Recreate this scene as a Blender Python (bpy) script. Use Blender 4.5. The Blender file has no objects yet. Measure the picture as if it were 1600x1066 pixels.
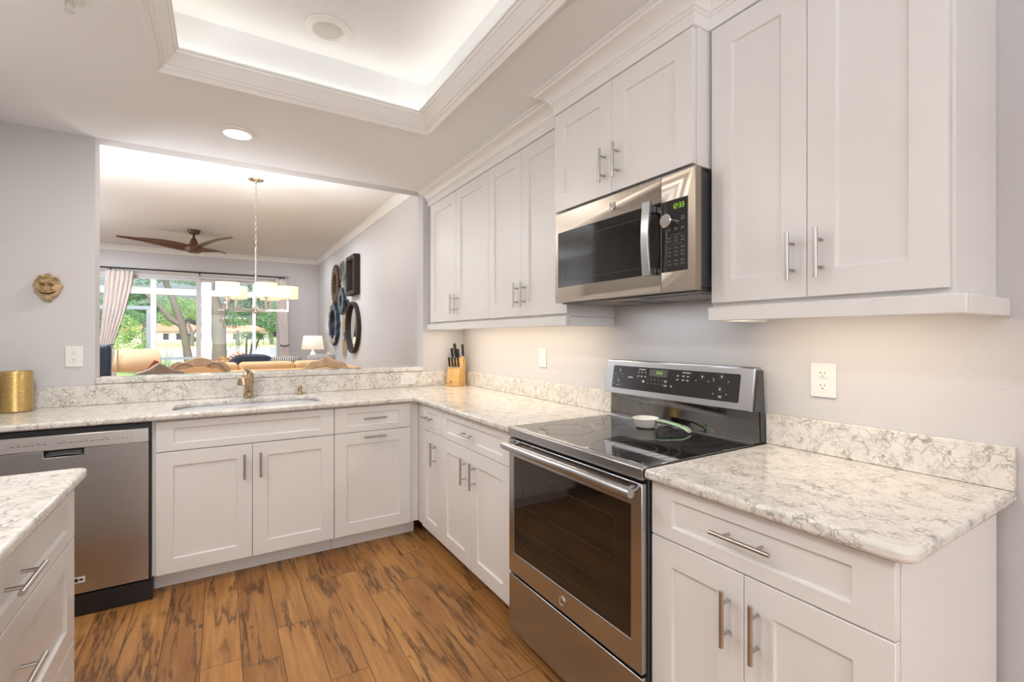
import bpy, bmesh, math, random
from mathutils import Vector, Matrix
PI = math.pi
random.seed(7)
S = bpy.context.scene
COL = S.collection

# ------------------------------------------------------------------ camera
cam_d = bpy.data.cameras.new('camera')
cam = bpy.data.objects.new('camera', cam_d); COL.objects.link(cam)
cam.location = (0, 0, 1.3024)
cam.rotation_euler = (PI/2, 0, -math.radians(31.6317))
cam_d.sensor_width = 36; cam_d.lens = 737.29/1600*36
cam_d.shift_y = -(533-526.116)/1600
cam_d.clip_start = .01; cam_d.clip_end = 600
S.camera = cam
# ------------------------------------------------------------------ exposure, world, sun
S.view_settings.view_transform = 'Standard'; S.view_settings.look = 'None'
S.view_settings.gamma = 1; S.view_settings.use_curve_mapping = False
S.view_settings.exposure = 0.27
try:
    S.cycles.max_bounces = 10; S.cycles.diffuse_bounces = 5; S.cycles.glossy_bounces = 5
    S.cycles.transparent_max_bounces = 12; S.cycles.caustics_reflective = False; S.cycles.caustics_refractive = False
    S.cycles.sample_clamp_indirect = 4
except Exception: pass
W = bpy.data.worlds.new('sky'); S.world = W; W.use_nodes = True
wn = W.node_tree; wn.nodes.clear()
wo = wn.nodes.new('ShaderNodeOutputWorld'); wb = wn.nodes.new('ShaderNodeBackground')
ws = wn.nodes.new('ShaderNodeTexSky'); ws.sky_type = 'NISHITA'; ws.sun_disc = False
ws.sun_elevation = math.radians(48); ws.sun_rotation = math.radians(200); ws.air_density = 1.0; ws.dust_density = 6.0
wb.inputs[1].default_value = .30
wn.links.new(ws.outputs[0], wb.inputs[0]); wn.links.new(wb.outputs[0], wo.inputs[0])

def lamp(name, kind, loc, power, color=(1, 1, 1), rot=(0, 0, 0), size=.1, size_y=None, **k):
    d = bpy.data.lights.new(name, kind); d.energy = power; d.color = color
    if kind == 'AREA':
        d.shape = 'RECTANGLE' if size_y else 'DISK'; d.size = size
        if size_y: d.size_y = size_y
    elif kind == 'SUN': d.angle = math.radians(1.0)
    else: d.shadow_soft_size = size
    for a, b in k.items(): setattr(d, a, b)
    o = bpy.data.objects.new(name, d); o.location = loc; o.rotation_euler = rot; COL.objects.link(o); return o
# sun behind the house: lights the garden, not the room
lamp('sun', 'SUN', (0, 20, 30), 2.6, (1, .95, .86), (math.radians(38), math.radians(14), 0))
WARM = (1, .83, .64); SOFT = (1, .97, .935)
# recessed ceiling lights of the kitchen (one in view, the rest presumed behind and beside the camera, some added as fill)
lamp('can_and_fill_light', 'AREA', (.076, 3.04, 2.412), 6, SOFT, size=.13)
for x, y, p in ((-.62, .75, 8), (-.70, 2.05, 12), (.75, -.9, 1.0), (.0, -2.0, 6)):
    lamp('can_and_fill_light', 'AREA', (x, y, 2.425), p, SOFT, size=.22)
# soft fill added from behind the camera, at a made-up window
lamp('rear_fill', 'AREA', (.2, -3.35, 1.5), 26, (.86, .93, 1), (PI/2, 0, 0), size=2.2, size_y=1.5)
# tray cove strips (hidden behind the crown), facing up
for x, y, sx, sy in ((-.20, 1.4, .03, 2.1), (.945, 1.4, .03, 2.1), (.375, 2.475, 1.1, .03), (.375, .33, 1.1, .03)):
    lamp('cove_strip', 'AREA', (x, y, 2.50), 1.0*max(sx, sy)/2.1, (1, .96, .86), (PI, 0, 0), size=sx, size_y=sy)
# under-cabinet strips
lamp('under_cabinet_strip', 'AREA', (1.50, 2.64, 1.395), 3.5, WARM, size=.02, size_y=1.5)
lamp('under_cabinet_strip', 'AREA', (1.50, .69, 1.395), 1.15, WARM, size=.02, size_y=.5)
# overhead fill added to brighten the living room; no fixtures there
for x, y, p in ((-1.6, 6.2, 30), (.6, 7.2, 30), (-1.6, 9.0, 34), (1.0, 9.3, 9)):
    lamp('living_overhead_fill', 'AREA', (x, y, 2.855), p, (.90, .95, 1), size=.3)
# upward fill added for the living room and kitchen ceilings; no lamps stand there
for x, y, p in ((-1.6, 4.8, 44), (-2.9, 7.4, 44)): lamp('living_ceiling_fill', 'AREA', (x, y, 1.75), p*.85, (.88, .94, 1), (PI, 0, 0), size=.7)
lamp('living_low_fill', 'AREA', (.1, 4.62, .95), 15, (.88, .94, 1), (PI, 0, 0), size=.5, spread=math.radians(95))  # added low behind the half wall to lift the living room ceiling
lamp('kitchen_bounce_fill', 'AREA', (-.55, -.9, 1.80), 54, (.86, .93, 1), (PI, 0, 0), size=.4)  # added bounce light aimed at the kitchen ceiling, out of view
# sky portal in the sliding door opening
pl = lamp('sky_portal', 'AREA', (-.55, 10.50, 1.25), 1, rot=(-PI/2, 0, 0), size=3.1, size_y=2.4)
pl.data.cycles.is_portal = True

# ------------------------------------------------------------------ materials
class N:
    def __init__(s, name):
        s.m = bpy.data.materials.new(name); s.m.use_nodes = True
        s.t = s.m.node_tree; s.t.nodes.clear()
        s.out = s.t.nodes.new('ShaderNodeOutputMaterial')
        s.b = s.t.nodes.new('ShaderNodeBsdfPrincipled'); s.t.links.new(s.b.outputs[0], s.out.inputs[0])
    def n(s, kind, **ins):
        o = s.t.nodes.new('ShaderNode'+kind)
        for k, v in ins.items():
            if k.startswith('_'): setattr(o, k[1:], v)
            else: s.set(o.inputs[k.replace('__', ' ')], v)
        return o
    def set(s, sock, v):
        if isinstance(v, bpy.types.NodeSocket): s.t.links.new(v, sock)
        else: sock.default_value = v
    def math(s, op, a, b=None, clamp=False):
        o = s.t.nodes.new('ShaderNodeMath'); o.operation = op; o.use_clamp = clamp
        s.set(o.inputs[0], a)
        if b is not None: s.set(o.inputs[1], b)
        return o.outputs[0]
    def mix(s, f, a, b):
        o = s.t.nodes.new('ShaderNodeMix'); o.data_type = 'RGBA'
        s.set(o.inputs[0], f); s.set(o.inputs[6], a); s.set(o.inputs[7], b); return o.outputs[2]
    def ramp(s, f, lo, hi, a=0., b=1.):
        o = s.t.nodes.new('ShaderNodeMapRange'); s.set(o.inputs[0], f)
        o.inputs[1].default_value = lo; o.inputs[2].default_value = hi; o.inputs[3].default_value = a; o.inputs[4].default_value = b
        return o.outputs[0]
    def obj(s): return s.n('TexCoord').outputs['Object']
    def geo(s): return s.n('NewGeometry').outputs['Position']
    def noise(s, vec, scale, detail=3, rough=.5):
        o = s.n('TexNoise', Scale=scale, Detail=detail, Roughness=rough); s.set(o.inputs['Vector'], vec); return o
    def bump(s, h, strength, dist=.01):
        o = s.n('Bump', Strength=strength, Distance=dist); s.set(o.inputs['Height'], h); s.set(s.b.inputs['Normal'], o.outputs[0])
    def p(s, **k):
        for a, v in k.items(): s.set(s.b.inputs[a.replace('__', ' ')], v)
        return s
def c4(c): return (c[0], c[1], c[2], 1)
def plain(name, col, rough=.5, metal=0., bump=0, bscale=200, vary=0, **k):
    n = N(name); n.p(Roughness=rough, Metallic=metal, **k)
    if vary:
        nz = n.noise(n.obj(), bscale*.2).outputs[0]
        n.p(Base__Color=n.mix(nz, c4([v*(1-vary) for v in col]), c4([min(1, v*(1+vary)) for v in col])))
    else: n.p(Base__Color=c4(col))
    if bump: n.bump(n.noise(n.obj(), bscale).outputs[0], bump, .002)
    return n.m
def emit(name, col, st, base=(.8, .8, .8), rough=.5):
    n = N(name); n.p(Base__Color=c4(base), Emission__Color=c4(col), Emission__Strength=st, Roughness=rough); return n.m

M = {}
M['wall'] = plain('wall_paint', (.60, .585, .585), .6, bump=.25, bscale=130)
M['ceil'] = plain('ceiling_paint', (.83, .835, .84), .8, bump=.06, bscale=90)
M['popcorn'] = plain('textured_ceiling_paint', (.80, .79, .77), .9, bump=.6, bscale=160)
M['trim'] = plain('white_trim_paint', (.86, .85, .83), .4)
M['cab'] = plain('white_cabinet_paint', (.80, .785, .765), .32)
M['white'] = plain('white_plastic', (.80, .79, .77), .35)
M['black'] = plain('black_plastic', (.012, .012, .013), .4)
M['dark'] = plain('dark_grey_enamel', (.05, .05, .052), .35)
M['handle'] = plain('brushed_nickel', (.50, .475, .45), .3, 1)
M['chrome'] = plain('polished_nickel', (.75, .72, .68), .15, 1)
M['bronze'] = plain('champagne_bronze', (.48, .36, .23), .26, 1)
M['sinksteel'] = plain('sink_steel', (.90, .91, .92), .3, .25)
M['glassblack'] = plain('black_ceramic_glass', (.008, .007, .007), .04, IOR=2.6)
M['ovenglass'] = plain('smoked_oven_glass', (.015, .010, .007), .05)
M['mwglass'] = plain('smoked_microwave_glass', (.012, .009, .007), .06)
M['panelblack'] = plain('control_panel_glass', (.02, .018, .018), .12)
M['mark'] = plain('panel_print', (.45, .45, .47), .5)
M['dimmark'] = plain('panel_print_dim', (.085, .08, .078), .5)
M['faint'] = plain('faint_glass_print', (.028, .025, .023), .3)
M['darkmark'] = plain('dark_print', (.10, .09, .085), .5)
M['green'] = emit('green_led', (.50, .95, .04), .75, (.05, .1, .01))
def stainless(name, col, rough, axis):
    n = N(name); n.p(Metallic=1, Base__Color=c4(col), Roughness=rough, Anisotropic=.4); return n.m
M['steel'] = stainless('brushed_stainless', (.47, .47, .475), .25, 1)
M['steelreflect'] = stainless('stainless_warm_reflection', (.36, .305, .25), .28, 1)  # same stainless, with the room's bronze reflection put into its colour
M['steelx'] = stainless('brushed_stainless_dishwasher', (.50, .50, .505), .27, 2)
M['steellight'] = plain('pale_stainless', (.66, .64, .62), .34, .85)
def quartz(name, base=(.79, .755, .70)):
    n = N(name); o = n.geo()
    w1 = n.noise(o, 9, 4, .6)
    wv = n.n('VectorMath', _operation='SCALE'); n.set(wv.inputs[0], w1.outputs['Color']); wv.inputs['Scale'].default_value = .14
    ad = n.n('VectorMath', _operation='ADD'); n.set(ad.inputs[0], o); n.set(ad.inputs[1], wv.outputs[0])
    w2 = n.noise(o, 60, 3, .6)
    wv2 = n.n('VectorMath', _operation='SCALE'); n.set(wv2.inputs[0], w2.outputs['Color']); wv2.inputs['Scale'].default_value = .018
    ad2 = n.n('VectorMath', _operation='ADD'); n.set(ad2.inputs[0], ad.outputs[0]); n.set(ad2.inputs[1], wv2.outputs[0])
    def veins(scale, width):
        v = n.n('TexVoronoi', _feature='DISTANCE_TO_EDGE', Scale=scale); n.set(v.inputs['Vector'], ad2.outputs[0])
        return n.ramp(v.outputs['Distance'], 0, width, 1, 0)
    m1 = n.ramp(n.noise(o, 14, 3, .6).outputs[0], .44, .66)
    m2 = n.ramp(n.noise(o, 22, 3, .6).outputs[0], .42, .66)
    a = n.math('MULTIPLY', veins(24, .085), m1); b = n.math('MULTIPLY', veins(46, .13), m2)
    f = n.math('MULTIPLY', n.math('MAXIMUM', a, b), .95)
    cl = n.ramp(n.noise(o, 20, 4, .65).outputs[0], .35, .75)
    ground = n.mix(cl, c4(base), c4([v*.88 for v in base]))
    n.p(Base__Color=n.mix(f, ground, (.24, .205, .175, 1)), Roughness=.12)
    return n.m
M['quartz'] = quartz('white_quartz')
def woodfloor():
    n = N('hickory_plank_floor'); g = n.geo(); sp = n.n('SeparateXYZ'); n.set(sp.inputs[0], g)
    x, y = sp.outputs[0], sp.outputs[1]
    PW, PL = .142, 1.22
    u = n.math('DIVIDE', n.math('SUBTRACT', x, .071), PW); i = n.math('FLOOR', u); fu = n.math('SUBTRACT', u, i)
    wn1 = n.n('TexWhiteNoise', _noise_dimensions='1D'); n.set(wn1.inputs['W'], i)
    v = n.math('ADD', n.math('DIVIDE', y, PL), n.math('MULTIPLY', wn1.outputs[0], 7.3)); j = n.math('FLOOR', v); fv = n.math('SUBTRACT', v, j)
    cb = n.n('CombineXYZ'); n.set(cb.inputs[0], i); n.set(cb.inputs[1], j)
    wn2 = n.n('TexWhiteNoise', _noise_dimensions='2D'); n.set(wn2.inputs['Vector'], cb.outputs[0])
    rnd = wn2.outputs['Value']
    # grain space, shifted per plank
    gx = n.math('ADD', x, n.math('MULTIPLY', rnd, 31.7)); gy = n.math('ADD', y, n.math('MULTIPLY', rnd, 57.1))
    def vec(sx, sy):
        c = n.n('CombineXYZ'); n.set(c.inputs[0], n.math('MULTIPLY', gx, sx)); n.set(c.inputs[1], n.math('MULTIPLY', gy, sy)); return c.outputs[0]
    fine = n.noise(vec(60, 3.0), 1, 4, .6).outputs[0]
    broad = n.noise(vec(9, 1.1), 1, 4, .6); broadf = broad.outputs[0]
    crack = n.noise(vec(9, .9), 1, 6, .6).outputs[0]
    cr = n.ramp(n.math('ABSOLUTE', n.math('SUBTRACT', crack, .5)), 0, .036, 1, 0)
    crm = n.ramp(n.noise(vec(5, 2.2), 1.3, 2).outputs[0], .40, .54)
    knot = n.ramp(n.noise(vec(15, 5), 1, 3, .6).outputs[0], .66, .72)
    stain = n.ramp(n.noise(vec(9, .85), 1.1, 6, .68).outputs[0], .53, .72)
    base = n.mix(n.ramp(broadf, .3, .7), (.34, .155, .045, 1), (.54, .285, .10, 1))
    base = n.mix(n.math('MULTIPLY', n.ramp(fine, .42, .75), .7), base, (.27, .115, .04, 1))
    hue = n.mix(n.ramp(rnd, 0, 1), (.78, .72, .68, 1), (1.14, 1.12, 1.08, 1))
    mm = n.n('Mix', _data_type='RGBA', _blend_type='MULTIPLY'); mm.inputs[0].default_value = 1
    n.set(mm.inputs[6], base); n.set(mm.inputs[7], hue); base = mm.outputs[2]
    base = n.mix(n.math('MULTIPLY', stain, .58), base, (.13, .050, .018, 1))
    base = n.mix(n.math('MULTIPLY', n.math('MULTIPLY', cr, crm), .8), base, (.045, .02, .01, 1))
    base = n.mix(n.math('MULTIPLY', knot, .85), base, (.05, .022, .012, 1))
    ed = n.math('MINIMUM', n.math('MULTIPLY', n.math('MINIMUM', fu, n.math('SUBTRACT', 1, fu)), PW), n.math('MULTIPLY', n.math('MINIMUM', fv, n.math('SUBTRACT', 1, fv)), PL))
    seam = n.ramp(ed, .0008, .0024, 1, 0)
    base = n.mix(n.math('MULTIPLY', seam, .8), base, (.04, .018, .01, 1))
    n.p(Base__Color=base, Roughness=n.ramp(fine, .3, .8, .36, .5), Specular__IOR__Level=.35)
    n.bump(n.math('SUBTRACT', n.math('MULTIPLY', fine, .15), seam), .25, .0015)
    return n.m
M['floor'] = woodfloor()
def woodmat(name, a, b, sx=40, sy=4, rough=.45, axis='z'):
    n = N(name); mp = n.n('Mapping'); n.set(mp.inputs[0], n.obj())
    mp.inputs['Scale'].default_value = (sx, sx, sy) if axis == 'z' else ((sy, sx, sx) if axis == 'x' else (sx, sy, sx))
    nz = n.noise(mp.outputs[0], 1, 4, .6).outputs[0]
    n.p(Base__Color=n.mix(n.ramp(nz, .3, .7), c4(a), c4(b)), Roughness=rough); return n.m
M['blockwood'] = woodmat('pale_beech', (.62, .36, .12), (.74, .48, .19))
M['walnut'] = woodmat('walnut_fan_wood', (.085, .032, .014), (.15, .06, .026), rough=.35, axis='x')
M['carved'] = woodmat('carved_beige_wood', (.46, .31, .19), (.60, .43, .28))
M['carvedgrey'] = woodmat('carved_taupe_wood', (.27, .20, .145), (.36, .27, .20))
M['peach'] = plain('apricot_upholstery', (.78, .50, .27), .85, bump=.2, bscale=300, vary=.06)
M['navy'] = plain('navy_leather', (.022, .033, .06), .45, bump=.1)
M['greycush'] = plain('lavender_grey_fabric', (.42, .40, .44), .9)
M['rust'] = plain('rust_red_wood', (.30, .06, .03), .4)
M['curtain'] = plain('blush_linen', (.78, .70, .66), .9, bump=.2, bscale=400)
M['rod'] = plain('black_iron', (.015, .013, .012), .45)
M['vinyl'] = plain('white_vinyl_frame', (.70, .69, .70), .45)
M['alu'] = plain('grey_white_aluminium', (.50, .51, .53), .5)
M['alugrey'] = plain('blue_grey_aluminium', (.28, .34, .40), .5)
M['deck'] = plain('pale_concrete', (.52, .50, .47), .8)
M['mirror'] = plain('mirror_glass', (.86, .88, .9), .03, 1)
M['antique'] = plain('antique_gold_resin', (.46, .33, .18), .5, .1, bump=.5, bscale=180, vary=.4)
n = N('gold_ribbed_ceramic')
n.p(Metallic=.85, Base__Color=n.mix(n.noise(n.obj(), 60).outputs[0], (.46, .30, .10, 1), (.66, .47, .19, 1)), Roughness=.32); M['gold'] = n.m
M['shadewhite'] = emit('lit_linen_shade', (1, .72, .40), .75, (.8, .72, .6), .8)
M['shadelamp'] = emit('lit_cotton_shade', (1, .80, .56), .45, (.85, .8, .74), .8)
M['shadepeach'] = emit('lit_apricot_shade', (1, .55, .22), .13, (.8, .6, .4), .8)
M['led'] = emit('led_lens', (1, .97, .92), 3.5, (.9, .9, .9))
M['lensoff'] = plain('frosted_lens_off', (.62, .60, .57), .5)
M['stripled'] = emit('strip_lens', (1, .82, .6), 2.0)
M['mint'] = plain('mint_green_glaze', (.50, .68, .46), .15)
M['cream'] = plain('cream_glaze', (.84, .82, .74), .15)
M['bark'] = plain('grey_oak_bark', (.15, .135, .125), .95, bump=.6, bscale=14, vary=.3)
def leafmat(name, a, b, sc=1.3):
    n = N(name); nz = n.ramp(n.noise(n.geo(), sc, 4).outputs[0], .35, .65)
    col = n.mix(nz, c4(a), c4(b)); n.p(Base__Color=col, Roughness=.6)
    tr = n.n('BsdfTranslucent'); n.set(tr.inputs[0], col); mx = n.n('MixShader'); mx.inputs[0].default_value = .4
    n.t.links.new(n.b.outputs[0], mx.inputs[1]); n.t.links.new(tr.outputs[0], mx.inputs[2]); n.t.links.new(mx.outputs[0], n.out.inputs[0]); return n.m
M['leafoak'] = leafmat('oak_leaves', (.10, .22, .12), (.24, .40, .20))
M['leaflight'] = leafmat('light_green_leaves', (.24, .42, .14), (.42, .58, .24), .5)
M['leafmid'] = leafmat('mid_green_leaves', (.10, .25, .10), (.22, .40, .18), .5)
M['leafbright'] = leafmat('bright_green_fronds', (.20, .44, .08), (.42, .62, .16))
M['crotonred'] = leafmat('red_and_yellow_leaves', (.60, .16, .12), (.70, .55, .18), 7)
M['grass'] = plain('lawn_grass', (.30, .42, .16), .95, vary=.25, bscale=3)
M['bank'] = plain('dry_grass_bank', (.46, .47, .26), .95, vary=.2, bscale=1)
n = N('lake_water'); n.p(Base__Color=(.62, .69, .75, 1), Roughness=.15); n.bump(n.noise(n.geo(), 1.5).outputs[0], .2, .05); M['water'] = n.m
M['stucco'] = plain('white_stucco', (.66, .65, .64), .9)
M['roof'] = plain('red_clay_tiles', (.60, .25, .17), .85, vary=.15, bscale=6)
M['winpane'] = plain('dark_house_glass', (.05, .06, .08), .1)
n = N('door_glass'); n.t.nodes.remove(n.b)
tb = n.n('BsdfTransparent'); tb.inputs[0].default_value = (.97, .98, .98, 1); gb = n.n('BsdfGlossy', Roughness=.0)
fr = n.n('Fresnel', IOR=1.45); mx = n.n('MixShader'); n.set(mx.inputs[0], fr.outputs[0])
n.t.links.new(tb.outputs[0], mx.inputs[1]); n.t.links.new(gb.outputs[0], mx.inputs[2]); n.t.links.new(mx.outputs[0], n.out.inputs[0]); M['glass'] = n.m

# ------------------------------------------------------------------ mesh helpers
def box(bm, x0, x1, y0, y1, z0, z1):
    v = [bm.verts.new((x, y, z)) for z in (z0, z1) for y in (y0, y1) for x in (x0, x1)]
    for f in ((0, 2, 3, 1), (4, 5, 7, 6), (0, 1, 5, 4), (2, 6, 7, 3), (0, 4, 6, 2), (1, 3, 7, 5)): bm.faces.new([v[i] for i in f])
    return v
def frame_of(d):
    d = Vector(d).normalized(); a = Vector((0, 0, 1)) if abs(d.z) < .9 else Vector((1, 0, 0))
    u = d.cross(a).normalized(); return u, d.cross(u).normalized()
def ring(bm, c, u, w, r, n, ru=None):
    ru = r if ru is None else ru
    return [bm.verts.new(Vector(c)+u*(math.cos(2*PI*k/n)*ru)+w*(math.sin(2*PI*k/n)*r)) for k in range(n)]
def bridge(bm, a, b):
    n = len(a)
    for k in range(n):
        try: bm.faces.new((a[k], a[(k+1) % n], b[(k+1) % n], b[k]))
        except ValueError: pass
def cyl(bm, p0, p1, r0, r1=None, n=16, caps=True):
    r1 = r0 if r1 is None else r1; p0 = Vector(p0); p1 = Vector(p1); u, w = frame_of(p1-p0)
    a = ring(bm, p0, u, w, r0, n); b = ring(bm, p1, u, w, r1, n); bridge(bm, a, b)
    if caps: bm.faces.new(a[::-1]); bm.faces.new(b)
def tube(bm, pts, r, n=10, caps=True):
    pts = [Vector(p) for p in pts]; rs = r if isinstance(r, (list, tuple)) else [r]*len(pts); prev = None; first = None
    d0 = (pts[1]-pts[0]).normalized(); u, w = frame_of(d0)
    for i, p in enumerate(pts):
        d = (pts[min(i+1, len(pts)-1)]-pts[max(i-1, 0)]).normalized()
        u = (u-d*u.dot(d)).normalized(); w = d.cross(u)
        rg = ring(bm, p, u, w, rs[i], n)
        if prev: bridge(bm, prev, rg)
        else: first = rg
        prev = rg
    if caps: bm.faces.new(first[::-1]); bm.faces.new(prev)
def lathe(bm, prof, c=(0, 0, 0), n=32, axis='z', cap=True):
    c = Vector(c); rings = []
    ax = {'z': (Vector((1, 0, 0)), Vector((0, 1, 0)), Vector((0, 0, 1))), 'x': (Vector((0, 1, 0)), Vector((0, 0, 1)), Vector((1, 0, 0))),
          '-x': (Vector((0, -1, 0)), Vector((0, 0, 1)), Vector((-1, 0, 0))), '-y': (Vector((1, 0, 0)), Vector((0, 0, 1)), Vector((0, -1, 0)))}[axis]
    for r, z in prof: rings.append(ring(bm, c+ax[2]*z, ax[0], ax[1], max(r, 1e-5), n))
    for a, b in zip(rings, rings[1:]): bridge(bm, a, b)
    if cap:
        if prof[0][0] > 1e-4: bm.faces.new(rings[0][::-1])
        if prof[-1][0] > 1e-4: bm.faces.new(rings[-1])
class Pl:
    """a local drawing plane: point(u, v, w) with w outward"""
    def __init__(s, o, u, v): s.o = Vector(o); s.u = Vector(u).normalized(); s.v = Vector(v).normalized(); s.w = s.u.cross(s.v)
    def __call__(s, u, v, w=0): return s.o+s.u*u+s.v*v+s.w*w
def prism(bm, pl, poly, w0, w1):
    a = [bm.verts.new(pl(u, v, w0)) for u, v in poly]; b = [bm.verts.new(pl(u, v, w1)) for u, v in poly]
    bridge(bm, a, b); bm.faces.new(a[::-1]); bm.faces.new(b)
def pbox(bm, pl, u0, u1, v0, v1, w0, w1): prism(bm, pl, ((u0, v0), (u1, v0), (u1, v1), (u0, v1)), w0, w1)
def rrect(u0, u1, v0, v1, r, n=5):
    out = []
    for cx, cy, a in ((u1-r, v0+r, -PI/2), (u1-r, v1-r, 0), (u0+r, v1-r, PI/2), (u0+r, v0+r, PI)):
        for k in range(n+1): out.append((cx+r*math.cos(a+PI/2*k/n), cy+r*math.sin(a+PI/2*k/n)))
    return out
def pframe(bm, pl, outer, inner, w0, w1):
    """ring-shaped prism between two outlines of equal count"""
    A = [[bm.verts.new(pl(u, v, w)) for u, v in o] for o, w in ((outer, w0), (outer, w1), (inner, w1), (inner, w0))]
    for k in range(4): bridge(bm, A[k], A[(k+1) % 4])
def shaker(bm, pl, u0, u1, v0, v1, stile=.072, rail=.072, t=.02, rec=.009):
    O = ((u0, v0), (u1, v0), (u1, v1), (u0, v1)); I = ((u0+stile, v0+rail), (u1-stile, v0+rail), (u1-stile, v1-rail), (u0+stile, v1-rail)); e = .003
    J = ((u0+stile+e, v0+rail+e), (u1-stile-e, v0+rail+e), (u1-stile-e, v1-rail-e), (u0+stile+e, v1-rail-e))
    L = [[bm.verts.new(pl(u, v, w)) for u, v in o] for o, w in ((O, -t), (O, 0), (I, 0), (J, -rec))]
    for a, b in zip(L, L[1:]): bridge(bm, a, b)
    bm.faces.new(L[0][::-1]); bm.faces.new(L[3])
def sweep(bm, path, prof, closed=False, z=0):
    """sweep profile (offset to the left of travel, height) along an xy polyline with mitred corners"""
    P = [Vector((p[0], p[1])) for p in path]; n = len(P); cols = []
    for i in range(n):
        dp = (P[i]-P[i-1]).normalized() if (i > 0 or closed) else None
        dn = (P[(i+1) % n]-P[i]).normalized() if (i < n-1 or closed) else None
        if dp is None: dp = dn
        if dn is None: dn = dp
        n1 = Vector((-dp.y, dp.x)); n2 = Vector((-dn.y, dn.x)); m = (n1+n2).normalized(); m = m/max(.2, m.dot(n1))
        cols.append([bm.verts.new((P[i].x+m.x*o, P[i].y+m.y*o, z+h)) for o, h in prof])
    for i in range(n if closed else n-1): bridge(bm, cols[i], cols[(i+1) % n])
    if not closed: bm.faces.new(cols[0][::-1]); bm.faces.new(cols[-1])
def loft(bm, rows, closed_u=False):
    V = [[bm.verts.new(p) for p in r] for r in rows]
    for a, b in zip(V, V[1:]):
        m = len(a)
        for k in range(m if closed_u else m-1): bm.faces.new((a[k], a[(k+1) % m], b[(k+1) % m], b[k]))
    return V
def mk(f):
    bm = bmesh.new(); f(bm); return bm
def obj(name, bm, mat, parent=None, bevel=0, seg=2, smooth=False, local=False, solid=0, sub=0, angle=35):
    bmesh.ops.recalc_face_normals(bm, faces=bm.faces[:])
    me = bpy.data.meshes.new(name); bm.to_mesh(me); bm.free()
    me.materials.append(M[mat] if isinstance(mat, str) else mat)
    o = bpy.data.objects.new(name, me); COL.objects.link(o)
    if parent:
        o.parent = parent
        if parent.type == 'EMPTY' and not local: o.matrix_parent_inverse = Matrix.Translation(-Vector(parent.location))
    if solid:
        m = o.modifiers.new('solid', 'SOLIDIFY'); m.thickness = solid; m.offset = 0
    if bevel:
        m = o.modifiers.new('bevel', 'BEVEL'); m.width = bevel; m.segments = seg; m.limit_method = 'ANGLE'; m.angle_limit = math.radians(30)
    if sub:
        m = o.modifiers.new('sub', 'SUBSURF'); m.levels = sub; m.render_levels = sub
    if smooth or bevel or sub:
        me.polygons.foreach_set('use_smooth', [True]*len(me.polygons))
        try: me.set_sharp_from_angle(angle=math.radians(angle))
        except Exception: pass
    return o
def tag(o, label=None, cat=None, group=None, kind=None):
    if label: o['label'] = label
    if cat: o['category'] = cat
    if group: o['group'] = group
    if kind: o['kind'] = kind
    return o
def thing(name, label, cat, loc=(0, 0, 0), group=None, rotz=0):
    o = bpy.data.objects.new(name, None); o.empty_display_size = .05; COL.objects.link(o); o.location = loc; o.rotation_euler = (0, 0, rotz)
    return tag(o, label, cat, group)
def struct(name, bm, mat, parent=None, **k):
    o = obj(name, bm, mat, parent, **k)
    if not parent: o['kind'] = 'structure'
    return o
def text(bm, pl, s, u, v, size, w=.0006, shear=0, center=True):
    cu = bpy.data.curves.new('t', 'FONT'); cu.body = s; cu.size = size; cu.shear = shear
    cu.align_x = 'CENTER' if center else 'LEFT'; cu.align_y = 'CENTER'
    t = bpy.data.objects.new('t', cu); COL.objects.link(t)
    bpy.context.view_layer.update()
    me = bpy.data.meshes.new_from_object(t.evaluated_get(bpy.context.evaluated_depsgraph_get()))
    vs = [bm.verts.new(pl(u+p.co.x, v+p.co.y, w)) for p in me.vertices]
    for f in me.polygons:
        try: bm.faces.new([vs[i] for i in f.vertices])
        except ValueError: pass
    bpy.data.objects.remove(t); bpy.data.curves.remove(cu); bpy.data.meshes.remove(me)
SEG = {'0': 'abcdef', '1': 'bc', '2': 'abged', '3': 'abgcd', '4': 'fgbc', '5': 'afgcd', '6': 'afgedc', '7': 'abc', '8': 'abcdefg', '9': 'abcdfg'}
def segtext(bm, pl, s, u, v, h, w=.0006):
    wd = h*.52; t = h*.095; x = u
    for ch in s:
        if ch == ':':
            for q in (.3, .7): pbox(bm, pl, x, x+t, v+h*q-t/2, v+h*q+t/2, w-.0003, w)
            x += t*2.2; continue
        R = dict(a=(0, wd, h-t, h), g=(0, wd, h/2-t/2, h/2+t/2), d=(0, wd, 0, t), f=(0, t, h/2, h), b=(wd-t, wd, h/2, h), e=(0, t, 0, h/2), c=(wd-t, wd, 0, h/2))
        for k in SEG[ch]:
            a = R[k]; pbox(bm, pl, x+a[0], x+a[1], v+a[2], v+a[3], w-.0003, w)
        x += wd+t*2.2
def pull(pl, u, v, length, vertical, parent, w=0):
    """bar pull with two posts on a front"""
    bm = bmesh.new(); r = .0057; so = .032; h = length/2; q = length*.28
    P = (lambda a, b: pl(u, v+a, b)) if vertical else (lambda a, b: pl(u+a, v, b))
    cyl(bm, P(-h, w+so), P(h, w+so), r, n=14)
    for s in (-q, q): cyl(bm, P(s, w+.0005), P(s, w+so), .0042, n=10)
    return obj('handle', bm, 'handle', parent, smooth=True)

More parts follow.
